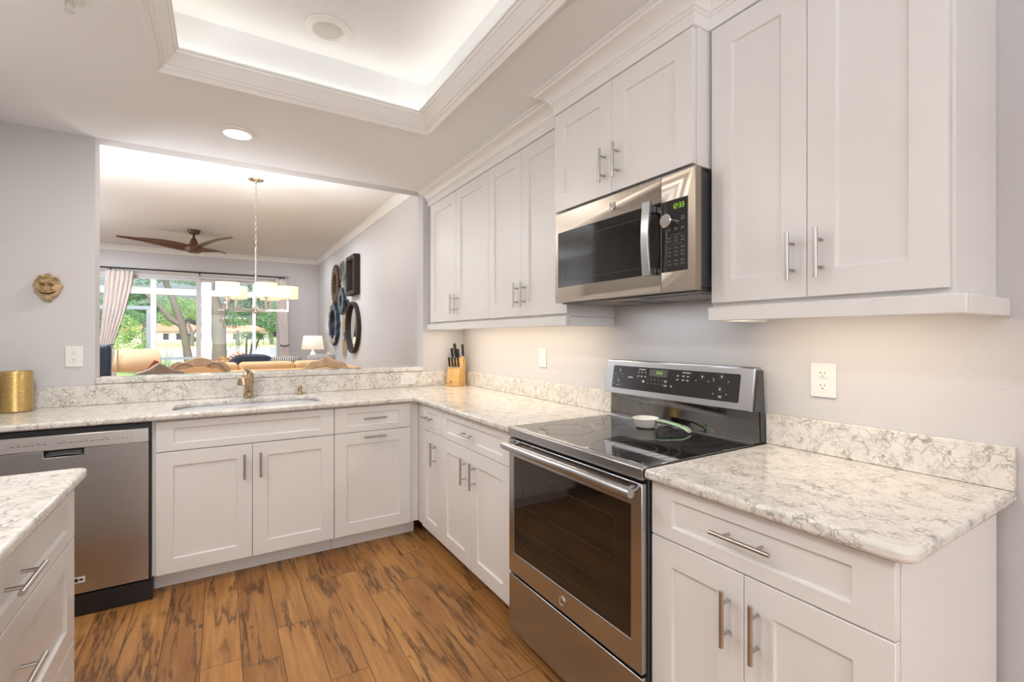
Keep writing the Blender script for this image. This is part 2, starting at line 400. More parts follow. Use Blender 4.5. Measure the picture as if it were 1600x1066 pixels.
# ================================================================== STRUCTURE
XW, YS, ZC, ZL, YF = 1.706, 3.54, 2.44, 2.87, 10.43      # right wall, sink wall, kitchen ceiling, living ceiling, far wall
struct('floor', mk(lambda b: box(b, -3.4, 1.82, -3.6, 10.55, -.1, 0)), 'floor')
struct('wall_right', mk(lambda b: box(b, XW, XW+.12, -3.6, 10.55, 0, 2.9)), 'wall')
struct('wall_left', mk(lambda b: box(b, -1.17, -1.05, -3.6, YS-.001, 0, 2.9)), 'wall')
def f(b):
    box(b, -3.3, -.613, YS, YS+.12, 0, 2.9); box(b, 1.3555, XW-.001, YS, YS+.12, 0, 2.9)
    box(b, -.613, 1.3555, YS, YS+.12, 0, 1.03); box(b, -.613, 1.3555, YS, YS+.12, ZC, 2.9)
struct('wall_sink', mk(f), 'wall')
def f(b):
    box(b, -1.05, -.8, -3.6, -3.48, 0, 2.9); box(b, 1.3, XW, -3.6, -3.48, 0, 2.9)
    box(b, -.8, 1.3, -3.6, -3.48, 0, .75); box(b, -.8, 1.3, -3.6, -3.48, 2.25, 2.9)
struct('wall_rear', mk(f), 'wall')
struct('added_rear_window', mk(lambda b: [box(b, -.8, -.74, -3.58, -3.52, .75, 2.25), box(b, 1.24, 1.3, -3.58, -3.52, .75, 2.25), box(b, -.74, 1.24, -3.58, -3.52, .75, .81),
                                 box(b, -.74, 1.24, -3.58, -3.52, 2.19, 2.25), box(b, .22, .28, -3.58, -3.52, .81, 2.19)]), 'vinyl')  # unseen frame made up to go with the rear fill light
struct('wall_living_left', mk(lambda b: box(b, -3.4, -3.28, YS, 10.55, 0, 2.9)), 'wall')
DX0, DX1, DZ = -1.95, 1.06, 2.42
def f(b):
    box(b, -3.28, DX0, YF, YF+.12, 0, 2.9); box(b, DX1, XW-.001, YF, YF+.12, 0, 2.9); box(b, DX0, DX1, YF, YF+.12, DZ, 2.9)
struct('wall_far', mk(f), 'wall')
# tray: recess in the kitchen ceiling
TX0, TX1, TY0, TY1 = -.236, .986, .30, 2.497
def f(b):
    box(b, -1.17, TX0, -3.6, YS-.001, ZC, 2.78); box(b, TX1, XW+.1, -3.6, YS-.001, ZC, 2.78)
    box(b, TX0, TX1, -3.6, TY0, ZC, 2.78); box(b, TX0, TX1, TY1, YS-.001, ZC, 2.78)
    box(b, TX0, TX1, TY0, TY1, 2.705, 2.78)
struct('ceiling', mk(f), 'ceil')
struct('ceiling_living', mk(lambda b: box(b, -3.4, XW+.1, YS+.121, 10.55, ZL, ZL+.1)), 'popcorn')
# crown around the tray (leans in, hides the cove strips)
TP = [(0, 0), (-.004, -.012), (.006, -.014), (.012, -.004), (.020, .004), (.026, .004), (.030, .012), (.036, .014), (.070, .056), (.074, .056), (.078, .066), (.084, .068), (.084, .076), (.072, .076), (.030, .03), (0, .03)]
struct('trim_1', mk(lambda b: sweep(b, [(TX0, TY0), (TX1, TY0), (TX1, TY1), (TX0, TY1)], TP, True, ZC)), 'trim', smooth=True, angle=25)
# crown over the wall cabinets, stepping out over the microwave cabinet and returning to the wall
CP = [(-.018, 2.3255), (0, 2.3255), (.004, 2.327), (.004, 2.366), (.010, 2.369), (.010, 2.377), (.017, 2.380), (.020, 2.388), (.030, 2.402), (.050, 2.416), (.068, 2.421), (.071, 2.428), (.078, 2.429), (.085, 2.433), (.085, 2.4395), (-.018, 2.4395)]
CPATH = [(1.394, YS-.001), (1.394, 1.7632), (1.319, 1.7632), (1.319, 1.0045), (1.394, 1.0045), (1.394, .3812), (XW-.001, .3812)]
struct('trim_2', mk(lambda b: sweep(b, CPATH, [(-o, z) for o, z in CP])), 'trim', smooth=True, angle=25)
LP = [(0, 2.785), (-.008, 2.785), (-.012, 2.80), (-.03, 2.825), (-.055, 2.85), (-.07, 2.855), (-.07, 2.8695), (0, 2.8695)]
struct('trim_3', mk(lambda b: sweep(b, [(XW-.001, YS+.122), (XW-.001, YF-.001), (-3.279, YF-.001)], [(-o, z) for o, z in LP])), 'trim', smooth=True, angle=25)
struct('trim_4', mk(lambda b: [box(b, DX0-.09, DX1+.09, YF-.016, YF-.001, DZ, DZ+.075), box(b, DX1, DX1+.06, YF-.016, YF-.001, 0, DZ-.001)]), 'trim')
struct('baseboard_right', mk(lambda b: [box(b, XW-.014, XW-.001, YS+.13, YF-.02, 0, .11), box(b, XW-.014, XW-.001, -3.4, .3, 0, .11)]), 'trim')
# sliding door in the far wall
g = struct('door_1', mk(lambda b: [box(b, DX0, DX0+.05, YF+.02, YF+.1, 0, DZ), box(b, DX1-.05, DX1, YF+.02, YF+.1, 0, DZ), box(b, DX0+.05, DX1-.05, YF+.02, YF+.1, DZ-.05, DZ),
                                   box(b, DX0+.05, DX1-.05, YF+.02, YF+.1, 0, .05)]), 'vinyl')
for x0, x1, y in ((DX0+.052, -.325, YF+.035), (-.395, DX1-.052, YF+.066)):
    fr_ = struct('sliding_panel', mk(lambda b: [box(b, x0, x0+.07, y, y+.024, .052, DZ-.052), box(b, x1-.07, x1, y, y+.024, .052, DZ-.052), box(b, x0+.07, x1-.07, y, y+.024, DZ-.10, DZ-.052), box(b, x0+.07, x1-.07, y, y+.024, .052, .15)]), 'vinyl', g)
    struct('door_glass', mk(lambda b: box(b, x0+.071, x1-.071, y+.009, y+.015, .151, DZ-.101)), 'glass', fr_)

# ================================================================== KITCHEN CABINETS
XB, XU, XM, YB, XI = 1.087, 1.392, 1.317, 2.937, -.365    # door faces: right bases, wall cabinets, microwave cabinet, sink bases, left run
ZFT, ZFB, ZDT, ZDB = .8743, .7225, .7185, .1035
PR = Pl((XB, 0, 0), (0, -1, 0), (0, 0, 1)); PU = Pl((XU, 0, 0), (0, -1, 0), (0, 0, 1)); PM = Pl((XM, 0, 0), (0, -1, 0), (0, 0, 1))
PS = Pl((0, YB, 0), (1, 0, 0), (0, 0, 1)); PI_ = Pl((XI, 0, 0), (0, 1, 0), (0, 0, 1))
def front(name, pl, u0, u1, v0, v1, parent, **k):
    bm = bmesh.new(); shaker(bm, pl, u0, u1, v0, v1, **k); return obj(name, bm, 'cab', parent, bevel=.0018)
DR = dict(stile=.074, rail=.037)
G = .0015
BASE = 'white shaker base cabinets'; WALLG = 'white shaker wall cabinets'
def carcass(pl, u0, u1, depth, parent, z0=.10, z1=.882, toe=True, toe_d=.105):
    obj('body', mk(lambda b: pbox(b, pl, u0, u1, z0, z1, -depth, -.0208)), 'cab', parent, bevel=.001)
    if toe: obj('toe_kick', mk(lambda b: pbox(b, pl, u0+.001, u1-.001, 0, z0-.001, -depth, -toe_d)), 'cab', parent)
# sink base
t = thing('base_cabinet', 'wide white base cabinet under the sink, two doors below a plain false drawer front', 'cabinet', (.147, YB, 0), BASE)
obj('body', mk(lambda b: [pbox(b, PS, -.297, -.280, .10, .882, -.575, -.0208), pbox(b, PS, .5526, .5706, .10, .882, -.575, -.0208), pbox(b, PS, -.2795, .5520, .10, .118, -.575, -.0208), pbox(b, PS, -.2795, .5520, .84, .882, -.038, -.0208)]), 'cab', t, bevel=.001)
obj('toe_kick', mk(lambda b: pbox(b, PS, -.296, .5696, 0, .099, -.575, -.105)), 'cab', t)
front('false_front', PS, -.279, .5685, ZFB, ZFT, t, **DR)
for a, b_, hu in ((-.279, .1435, .106), (.1455, .5685, .184)):
    d = front('door', PS, a, b_, ZDB, ZDT, t); pull(PS, hu, .603, .135, True, d)
# pull-out beside it
t = thing('base_cabinet', 'narrow white cabinet right of the sink doors, with two horizontal handles one above the other', 'cabinet', (.8, YB, 0), BASE)
carcass(PS, .5716, 1.0992, .575, t)
d = front('drawer', PS, .5725, 1.038, ZFB, ZFT, t, **DR); pull(PS, .807, .803, .137, False, d)
d = front('door', PS, .5725, 1.038, ZDB, ZDT, t); pull(PS, .807, .690, .137, False, d)
# corner base on the right run
t = thing('base_cabinet', 'narrowest white base cabinet in the inside corner, one small drawer over one door', 'cabinet', (XB, 2.7, 0), BASE)
carcass(PR, -2.853, -2.5445, .59, t)
obj('corner_filler', mk(lambda b: box(b, 1.100, 1.125, 2.8535, 2.956, .10, .882)), 'cab', t)
obj('corner_toe_kick', mk(lambda b: box(b, 1.192, 1.21, 2.853, 3.04, 0, .099)), 'cab', t)
d = front('drawer', PR, -2.851, -2.545, ZFB, ZFT, t, **DR); pull(PR, -2.722, .803, .137, False, d)
d = front('door', PR, -2.851, -2.545, ZDB, ZDT, t); pull(PR, -2.635, .60, .14, True, d)
t = thing('base_cabinet', 'white base cabinet directly left of the range, one wide drawer over two doors', 'cabinet', (XB, 2.15, 0), BASE)
carcass(PR, -2.5435, -1.752, .59, t)
d = front('drawer', PR, -2.541, -1.775, ZFB, ZFT, t, **DR); pull(PR, -2.19, .795, .137, False, d)
for a, b_, hu in ((-2.541, -2.1705, -2.224), (-2.1685, -1.775, -2.118)):
    d = front('door', PR, a, b_, ZDB, ZDT, t); pull(PR, hu, .60, .137, True, d)
t = thing('base_cabinet', 'white base cabinet right of the range, big drawer over two doors in the right foreground', 'cabinet', (XB, .68, 0), BASE)
carcass(PR, -.977, -.3766, .596, t)
d = front('drawer', PR, -.9745, -.3796, ZFB, ZFT, t, **DR); pull(PR, -.681, .806, .155, False, d)
for a, b_, hu in ((-.9745, -.6862, -.724), (-.6842, -.3796, -.649)):
    d = front('door', PR, a, b_, ZDB, ZDT, t); pull(PR, hu, .601, .140, True, d)
t = thing('base_cabinet', 'white stack of three wide drawers cut off by the left edge of the photo', 'cabinet', (XI, 1.36, 0), BASE)
carcass(PI_, .915, 1.845, .66, t)
for z0, z1, hz, k in ((.7225, .8743, .800, DR), (.421, .7185, .597, dict(stile=.074, rail=.06)), (ZDB, .417, .315, dict(stile=.074, rail=.06))):
    d = front('drawer', PI_, .917, 1.843, z0, z1, t, **k); pull(PI_, 1.364, hz, .155, False, d)
# wall cabinets
ZUB, ZUT = 1.4134, 2.3215
def rail_box(bm, pl, u0, u1, dep): pbox(bm, pl, u0, u1, 1.352, 1.398, -.018-dep, .004)
def wallcab(label, y1, ym, y0, hs, ends, box0, box1):
    t = thing('wall_cabinet', label, 'cabinet', (XW, (y0+y1)/2, ZUB), WALLG)
    obj('body', mk(lambda b: pbox(b, PU, -box1, -box0, 1.400, 2.3245, -(XW-.001-XU), -.0208)), 'cab', t, bevel=.001)
    for a, b_, hu in ((-y1, -ym-G/2, hs[0]), (-ym+G/2, -y0, hs[1])):
        d = front('door', PU, a, b_, ZUB, ZUT, t, rail=.074); pull(PU, -hu, 1.529, .135, True, d)
    bm = bmesh.new(); u0, u1 = -box1-(.026 if ends[1] == 2 else 0), -box0+(.026 if ends[0] == 2 else 0)
    pbox(bm, PU, u0, u1, 1.354, 1.3995, -.020, .006)
    if ends[0]: pbox(bm, PU, u1-.02, u1, 1.354, 1.3995, -(XW-.002-XU), -.0205)
    if ends[1]: pbox(bm, PU, u0, u0+.02, 1.354, 1.3995, -(XW-.002-XU), -.0205)
    obj('light_rail', bm, 'cab', t, bevel=.003)
    obj('light_strip', mk(lambda b: box(b, 1.515, 1.545, box0+.04, box1-.04, 1.3965, 1.3995)), 'stripled', t)
    return t
t = wallcab('white wall cabinet in the corner above the knife block, two tall doors', 3.4735, 3.006, 2.5380, (3.036, 2.972), (0, 1), 2.5372, 3.538)
t = wallcab('white two-door wall cabinet between the corner cabinet and the microwave', 2.5360, 2.163, 1.7655, (2.196, 2.125), (1, 0), 1.7655, 2.5362)
t = wallcab('large white wall cabinet right of the microwave, above the double outlet', .9915, .6905, .3900, (.728, .653), (2, 1), .3818, 1.0005)
t = thing('wall_cabinet', 'short white wall cabinet above the microwave, standing forward of its neighbours', 'cabinet', (XW, 1.385, 1.87), WALLG)
obj('body', mk(lambda b: pbox(b, PM, -1.7630, -1.0035, 1.868, 2.3245, -(XW-.001-XM), -.0208)), 'cab', t, bevel=.001)
for a, b_, hu in ((-1.762, -1.3865, -1.423), (-1.3850, -1.0085, -1.347)):
    d = front('door', PM, a, b_, 1.8735, ZUT, t, rail=.074); pull(PM, hu, 1.987, .135, True, d)

# ================================================================== STONE
ZK, ZT = .884, .914
CG = 'speckled white quartz worktops'
def slab(name, poly, z0, z1, hole=None, bevel=.010):
    bm = bmesh.new()
    if hole is None: prism(bm, Pl((0, 0, 0), (1, 0, 0), (0, 1, 0)), poly, z0, z1)
    else:
        for z in (z0, z1):
            vo = [bm.verts.new((x, y, z)) for x, y in poly]; vh = [bm.verts.new((x, y, z)) for x, y in hole]
            es = [bm.edges.new((l[i], l[(i+1) % len(l)])) for l in (vo, vh) for i in range(len(l))]
            bmesh.ops.triangle_fill(bm, use_beauty=True, edges=es, normal=(0, 0, 1))
            if z == z0: lo, lh = vo, vh
        bridge(bm, lo, vo); bridge(bm, lh, vh)
    return obj(name, bm, 'quartz', None, bevel=bevel, seg=4)
def arc(cx, cy, r, a0, a1, n=6): return [(cx+r*math.cos(math.radians(a0+(a1-a0)*k/n)), cy+r*math.sin(math.radians(a0+(a1-a0)*k/n))) for k in range(n+1)]
SX0, SX1, SY0, SY1 = -.225, .530, 3.005, 3.375
hole = rrect(SX0, SX1, SY0, SY1, .11, 8)
o = slab('countertop', [(-1.048, 2.903), (1.056, 2.903), (1.056, 1.749), (XW-.001, 1.749), (XW-.001, YS-.001), (-1.048, YS-.001)], ZK, ZT, hole)
tag(o, 'long L-shaped quartz worktop around the sink and corner, up to the range', 'countertop', CG)
o = slab('countertop', [(1.056, .979), (1.056, .345)][:1]+arc(1.092, .379, .036, 180, 270)+[(XW-.001, .343), (XW-.001, .979)], ZK, ZT)
tag(o, 'short quartz worktop right of the range, with the rounded corner', 'countertop', CG)
o = slab('countertop', [(-1.048, .6), (-.338, .6)]+arc(-.363, 1.845, .025, 0, 90)+[(-1.048, 1.87)], ZK, ZT)
tag(o, 'quartz worktop over the three-drawer stack at the left edge', 'countertop', CG)
BG = 'quartz backsplash strips'
o = obj('backsplash', mk(lambda b: prism(b, Pl((0, YS-.001, 0), (1, 0, 0), (0, 0, 1)), [(-1.048, ZT+.0008), (1.684, ZT+.0008), (1.684, 1.024), (1.3545, 1.024), (1.3545, 1.0285), (-.613, 1.0285), (-.613, 1.024), (-1.048, 1.024)], 0, .02)), 'quartz', bevel=.002)
tag(o, 'long low quartz backsplash strip behind the sink and faucet', 'backsplash', BG)
o = obj('backsplash', mk(lambda b: box(b, XW-.021, XW-.001, 1.752, YS-.0225, ZT+.0008, 1.024)), 'quartz', bevel=.002)
tag(o, 'quartz backsplash strip between the knife block and the range', 'backsplash', BG)
o = obj('backsplash', mk(lambda b: box(b, XW-.021, XW-.001, .345, .976, ZT+.0008, 1.024)), 'quartz', bevel=.002)
tag(o, 'quartz backsplash strip on the wall right of the range', 'backsplash', BG)
o = obj('ledge', mk(lambda b: [box(b, -.612, 1.354, YS-.012, YS+.16, 1.0305, 1.064)]), 'quartz', bevel=.006, seg=3)
tag(o, 'quartz bar ledge capping the half wall of the pass-through', 'ledge')

# ================================================================== SINK, FAUCET, DISPENSER
t = thing('sink', 'wide undermount steel sink set into the worktop below the pass-through', 'sink', (.15, 3.19, .70))
def f(b):
    rows = []
    for gx, z, r in ((.004, ZK-.0012, .112), (.002, ZK-.004, .11), (.004, .70, .10), (.03, .685, .08), (.2, .680, .02)):
        p = rrect(SX0-.006+gx, SX1+.006-gx, SY0-.006+min(gx, .15), SY1+.006-min(gx, .15), r, 8); rows.append([(x, y, z) for x, y in p])
    V = loft(b, rows, True); b.faces.new(V[-1])
obj('bowl', mk(f), 'sinksteel', t, smooth=True, solid=.0015)
obj('drain', mk(lambda b: lathe(b, [(.045, .6815), (.045, .684), (.036, .683), (.03, .6815)], (.15, 3.22, 0), 24)), 'chrome', t, smooth=True)
t = thing('faucet', 'champagne bronze single-lever faucet with a pull-out spray head behind the sink', 'faucet', (.15, 3.45, ZT))
fx, fy = .15, 3.45
obj('body', mk(lambda b: lathe(b, [(.030, ZT+.0005), (.031, ZT+.006), (.027, ZT+.010), (.026, .99), (.0265, 1.0), (.0285, 1.004), (.029, 1.045), (.027, 1.062), (.02, 1.074), (.008, 1.080), (0, 1.081)], (fx, fy, 0), 28)), 'bronze', t, smooth=True)
obj('spout', mk(lambda b: tube(b, [(fx, fy-.01, .955), (fx-.008, fy-.05, .985), (fx-.016, fy-.095, 1.022), (fx-.024, fy-.135, 1.048), (fx-.029, fy-.165, 1.055), (fx-.032, fy-.185, 1.050)], [.017, .018, .019, .021, .023, .022], 16)), 'bronze', t, smooth=True)
obj('spray_head', mk(lambda b: lathe(b, [(.018, 1.062), (.028, 1.055), (.033, 1.040), (.036, 1.020), (.036, 1.012), (.030, 1.010), (.028, 1.013), (0, 1.013)], (fx-.035, fy-.19, 0), 24)), 'bronze', t, smooth=True)
obj('lever', mk(lambda b: tube(b, [(fx, fy, 1.078), (fx-.012, fy-.03, 1.087), (fx-.022, fy-.07, 1.097), (fx-.03, fy-.105, 1.102)], [.010, .008, .0065, .007], 12)), 'bronze', t, smooth=True)
t = thing('soap_dispenser', 'small bronze soap dispenser right of the faucet', 'soap dispenser', (.452, 3.462, ZT))
obj('base', mk(lambda b: lathe(b, [(.019, ZT+.0005), (.019, ZT+.005), (.012, ZT+.012), (.011, ZT+.030), (.014, ZT+.034), (.014, ZT+.050), (.006, ZT+.058), (0, ZT+.058)], (.452, 3.462, 0), 20)), 'bronze', t, smooth=True)
obj('nozzle', mk(lambda b: tube(b, [(.452, 3.462, ZT+.047), (.448, 3.43, ZT+.050), (.445, 3.41, ZT+.040)], .0055, 10)), 'bronze', t, smooth=True)

# ================================================================== DISHWASHER
t = thing('dishwasher', 'stainless dishwasher left of the sink cabinet, partly behind the drawer stack', 'dishwasher', (-.6, 2.93, 0))
PD = Pl((0, 2.920, 0), (1, 0, 0), (0, 0, 1)); dx0, dx1 = -.905, -.3015
obj('tub', mk(lambda b: box(b, dx0, dx1+.001, 2.955, 3.51, .02, .880)), 'black', t)
obj('gasket', mk(lambda b: box(b, dx0, dx1+.002, 2.935, 2.954, .10, .876)), 'black', t)
hx0, hx1 = -.683, -.545
d = obj('door', mk(lambda b: [prism(b, PD, [(dx0+.004, .108), (dx1-.004, .108), (dx1-.004, .7845), (hx1, .7845), (hx1, .752), (hx0, .752), (hx0, .7845), (dx0+.004, .7845)], -.014, 0)]), 'steelx', t, bevel=.0015)
def f(b):
    rows = []
    for k in range(9):
        x = hx0+.001+(hx1-hx0-.002)*k/8; s = math.sin(PI*k/8)*.008
        rows.append([(x, 2.9185, .7525+s), (x, 2.921, .757+s), (x, 2.929, .762+s), (x, 2.933, .7835)])
    loft(b, rows)
obj('pocket_handle', mk(f), 'dark', d, smooth=True, solid=.001)
d2 = obj('control_panel', mk(lambda b: pbox(b, PD, dx0+.004, dx1-.004, .786, .852, -.014, .004)), 'steellight', t, bevel=.002)
def f(b):
    for x, k in [(-.79+.021*q, q % 3) for q in range(6)]+[(-.637+.0187*q, q % 4) for q in range(10)]+[(-.437+.0155*q, 9) for q in range(5)]:
        if k == 9: pbox(b, PD, x, x+.004, .812, .816, .0042, .0047); continue
        pbox(b, PD, x, x+.003, .813, .817, .0042, .0047); pbox(b, PD, x+.006, x+.013, .8125+.001*(k % 2), .8165, .0042, .0047)
        if k == 1: pbox(b, PD, x-.004, x+.012, .822, .8235, .0042, .0047)
obj('button_print', mk(f), 'darkmark', d2)
bd = obj('badge', mk(lambda b: pbox(b, PD, -.585, -.541, .158, .186, .0002, .002)), 'white', d, bevel=.0008)
obj('badge_print', mk(lambda b: [pbox(b, PD, -.580, -.566, .164, .180, .0021, .0026), pbox(b, PD, -.562, -.548, .168, .177, .0021, .0026)]), 'black', bd)
obj('toe_kick', mk(lambda b: box(b, dx0, dx1+.012, 2.924, 2.95, .003, .099)), 'black', t)

# ================================================================== RANGE
RY0, RY1 = .984, 1.742; XR = 1.057
PG = Pl((XR, 0, 0), (0, -1, 0), (0, 0, 1))
def badge(pl, u, v, r, parent, w=0):
    bd = obj('badge', mk(lambda b: [pframe(b, pl, [(u+r*math.cos(a*PI/16), v+r*math.sin(a*PI/16)) for a in range(32)], [(u+r*.84*math.cos(a*PI/16), v+r*.84*math.sin(a*PI/16)) for a in range(32)], w+.0003, w+.003),
                                     prism(b, pl, [(u+r*.84*math.cos(a*PI/16), v+r*.84*math.sin(a*PI/16)) for a in range(32)], w+.0003, w+.0014)]), 'chrome', parent)
    bm = bmesh.new()
    text(bm, pl, 'GE', u, v, r*1.05, w+.002, .25)
    for a0 in (20, 110, 200, 290):
        pts = [pl(u+r*.70*math.cos(math.radians(a0+k*8)), v+r*.70*math.sin(math.radians(a0+k*8)), w+.0018) for k in range(7)]; tube(bm, pts, r*.035, 5)
    obj('monogram', bm, 'darkmark', bd); return bd
t = thing('range', 'stainless electric range with black glass cooktop and large oven window', 'range', (1.35, 1.363, 0))
obj('body', mk(lambda b: box(b, XR+.028, 1.683, RY0, RY1, .045, .894)), 'dark', t, bevel=.002)
for x in (1.12, 1.62):
    for y in (RY0+.05, RY1-.05): obj('foot', mk(lambda b: cyl(b, (x, y, 0), (x, y, .0445), .018)), 'black', t)
obj('front_trim', mk(lambda b: [prism(b, Pl((0, RY0, 0), (1, 0, 0), (0, 0, 1)), [(XR, .876), (XR+.027, .876), (XR+.027, .916), (XR+.008, .916), (XR, .910)], -(RY1-RY0), 0)]), 'steel', t, bevel=.002)
ck = obj('cooktop', mk(lambda b: box(b, XR+.0275, 1.648, RY0, RY1, .8955, .9165)), 'glassblack', t, bevel=.0015)
def rings(c, rr):
    def f(b):
        for r in rr:
            pframe(b, Pl((c[0], c[1], .9166), (1, 0, 0), (0, 1, 0)), [(r*math.cos(a*PI/24), r*math.sin(a*PI/24)) for a in range(48)], [((r-.0013)*math.cos(a*PI/24), (r-.0013)*math.sin(a*PI/24)) for a in range(48)], .0001, .0003)
    return f
for c, rr in (((1.22, 1.555), (.115,)), ((1.22, 1.17), (.075, .115, .150)), ((1.50, 1.575), (.075,)), ((1.50, 1.17), (.075, .105)), ((1.52, 1.365), (.055,))):
    obj('burner_ring', mk(rings(c, rr)), 'faint', ck)
d = obj('oven_door', mk(lambda b: pframe(b, PG, [(-RY1+.002, .298), (-RY0-.002, .298), (-RY0-.002, .866), (-RY1+.002, .866)], [(-1.700, .385), (-1.030, .385), (-1.030, .793), (-1.700, .793)], -.024, 0)), 'steel', t, bevel=.003)
gl = obj('door_window', mk(lambda b: prism(b, PG, rrect(-1.6995, -1.0305, .3855, .7925, .004, 3), -.020, -.0015)), 'ovenglass', d)
obj('window_border', mk(lambda b: pframe(b, PG, rrect(-1.635, -1.098, .43, .735, .015), rrect(-1.633, -1.1, .432, .733, .014), -.0014, -.0008)), 'faint', gl)
for z in (.50, .60): obj('oven_rack', mk(lambda b: [pbox(b, PG, -1.62, -1.11, z, z+.002, -.0014, -.0009)]), 'faint', gl)
def f(b):
    hy0, hy1, hz, hx = .985, 1.715, .846, XR-.045
    tube(b, [(hx, hy0, hz), (hx, hy0+.01, hz), (hx, hy1-.01, hz), (hx, hy1, hz)], [.014, .0165, .0165, .014], 18)
    for y in (hy0+.022, hy1-.022): tube(b, [(hx, y, hz), (XR-.0005, y, hz+.004)], .012, 12)
obj('oven_handle', mk(f), 'steel', d, smooth=True)
def f(b):
    for k in range(6): pbox(b, PG, -1.66+.107*k, -1.66+.107*k+.088, .8555, .8615, -.0005, .0006)
obj('vent_slots', mk(f), 'black', d)
badge(PG, -1.369, .338, .0175, d)
d = obj('storage_drawer', mk(lambda b: pbox(b, PG, -RY1+.002, -RY0-.002, .052, .288, -.024, 0)), 'steel', t, bevel=.003)
# back guard
obj('riser', mk(lambda b: prism(b, Pl((0, RY0, 0), (1, 0, 0), (0, 0, 1)), [(1.636, .9172), (1.649, .9182), (1.652, .93), (1.655, 1.045), (1.684, 1.045), (1.684, .9172)], -(RY1-RY0), 0)), 'glassblack', t, smooth=True)
obj('riser_trim', mk(lambda b: box(b, 1.622, 1.6355, RY0+.004, RY1-.004, .9168, .9205)), 'steel', t, bevel=.001)
bb = Vector((1.603, 0, 1.033)); tt = Vector((1.630, 0, 1.187)); PB = Pl(bb, (0, -1, 0), tt-bb); HB = (tt-bb).length
def f(b):
    rows = []
    for y, dz in ((RY0, 0), (RY1, 0)):
        rows.append([(1.603, y, 1.033), (1.630, y, 1.187), (1.636, y, 1.192), (1.668, y, 1.192), (1.674, y, 1.186), (1.684, y, 1.05), (1.65, y, 1.033)])
    V = loft(b, rows, True); b.faces.new(V[0]); b.faces.new(V[1])
g = obj('backguard', mk(f), 'steel', t, bevel=.003)
obj('end_cap', mk(lambda b: prism(b, Pl((0, RY0, 0), (1, 0, 0), (0, 0, 1)), [(1.622, 1.036), (1.646, 1.180), (1.676, 1.180), (1.684, 1.05), (1.684, .92), (1.665, .92), (1.66, 1.03)], .0005, .004)), 'dark', t)
cpn = obj('control_panel', mk(lambda b: prism(b, PB, rrect(-1.690, -1.035, .026, HB-.024, .006, 4), .0004, .0016)), 'panelblack', g)
def f(b):
    def dot(u, v, r=.0025): prism(b, PB, [(u+r*math.cos(a*PI/4), v+r*math.sin(a*PI/4)) for a in range(8)], .0017, .0021)
    def bar(u, v, w, h=.0035): pbox(b, PB, u-w/2, u+w/2, v-h/2, v+h/2, .0017, .0021)
    for (u, v) in ((-1.645, .112), (-1.648, .062), (-1.195, .112), (-1.110, .118), (-1.113, .070)): bar(u, v, .006, .010)
    for (u, v) in ((-1.672, .095), (-1.627, .094), (-1.676, .045), (-1.628, .045), (-1.222, .095), (-1.165, .095), (-1.080, .10), (-1.140, .05), (-1.085, .052), (-1.143, .100), (-1.145, .108)): dot(u, v)
    for (u, v) in ((-1.650, .040), (-1.110, .044), (-1.110, .039)): bar(u, v, .014, .0028)
    bar(-1.575, .082, .028, .006)
    bar(-1.508, .122, .040, .0045); bar(-1.270, .122, .040, .0045)
    for u in (-1.528, -1.508, -1.487): bar(u, .109, .009); bar(u, .091, .009, .006)
    for u in (-1.312, -1.284, -1.262): bar(u, .107, .011, .005); bar(u, .091, .011, .005)
    bar(-1.495, .069, .014, .010); bar(-1.372, .078, .012, .008); bar(-1.372, .060, .016, .006); bar(-1.340, .060, .010, .006)
    for k, s in enumerate('12345'): text(b, PB, s, -1.470+.020*k, .080, .0085, .0020)
    for k, s in enumerate('67890'): text(b, PB, s, -1.470+.020*k, .063, .0085, .0020)
obj('panel_print', mk(f), 'mark', cpn)
for u, v in ((-1.645, .112), (-1.648, .062), (-1.195, .112), (-1.110, .118), (-1.113, .070)):
    obj('burner_outline', mk(lambda b: [pframe(b, PB, [(u+.013*math.cos(a*PI/12), v+.013*math.sin(a*PI/12)) for a in range(24)], [(u+.0124*math.cos(a*PI/12), v+.0124*math.sin(a*PI/12)) for a in range(24)], .0017, .002)]), 'dimmark', cpn)
ds = obj('display', mk(lambda b: pbox(b, PB, -1.465, -1.365, .096, .127, .0017, .0021)), 'glassblack', cpn)
obj('clock_digits', mk(lambda b: segtext(b, PB, '12:33', -1.430, .106, .012, .0025)), 'green', ds)

# ================================================================== MICROWAVE
XMW = 1.308; PMW = Pl((XMW, 0, 0), (0, -1, 0), (0, 0, 1)); MY0, MY1, MZ0, MZ1 = .9905, 1.744, 1.456, 1.858
t = thing('microwave', 'stainless over-the-range microwave with black door window and green clock', 'microwave', (1.5, 1.365, MZ0))
obj('body', mk(lambda b: box(b, XMW+.032, XW-.002, 1.006, MY1, MZ0+.012, MZ1)), 'dark', t, bevel=.002)
d = obj('door', mk(lambda b: pframe(b, PMW, [(-MY1, MZ0), (-1.131, MZ0), (-1.131, MZ1), (-MY1, MZ1)], [(-1.722, 1.524), (-1.1315, 1.524), (-1.1315, 1.772), (-1.722, 1.772)], -.030, 0)), 'steelreflect', t, bevel=.002)
gl = obj('door_window', mk(lambda b: pbox(b, PMW, -1.7215, -1.1325, 1.5245, 1.7715, -.028, -.001)), 'mwglass', d)
obj('window_border', mk(lambda b: pframe(b, PMW, rrect(-1.665, -1.20, 1.552, 1.735, .008), rrect(-1.6635, -1.2015, 1.5535, 1.7335, .007), -.0009, -.0004)), 'faint', gl)
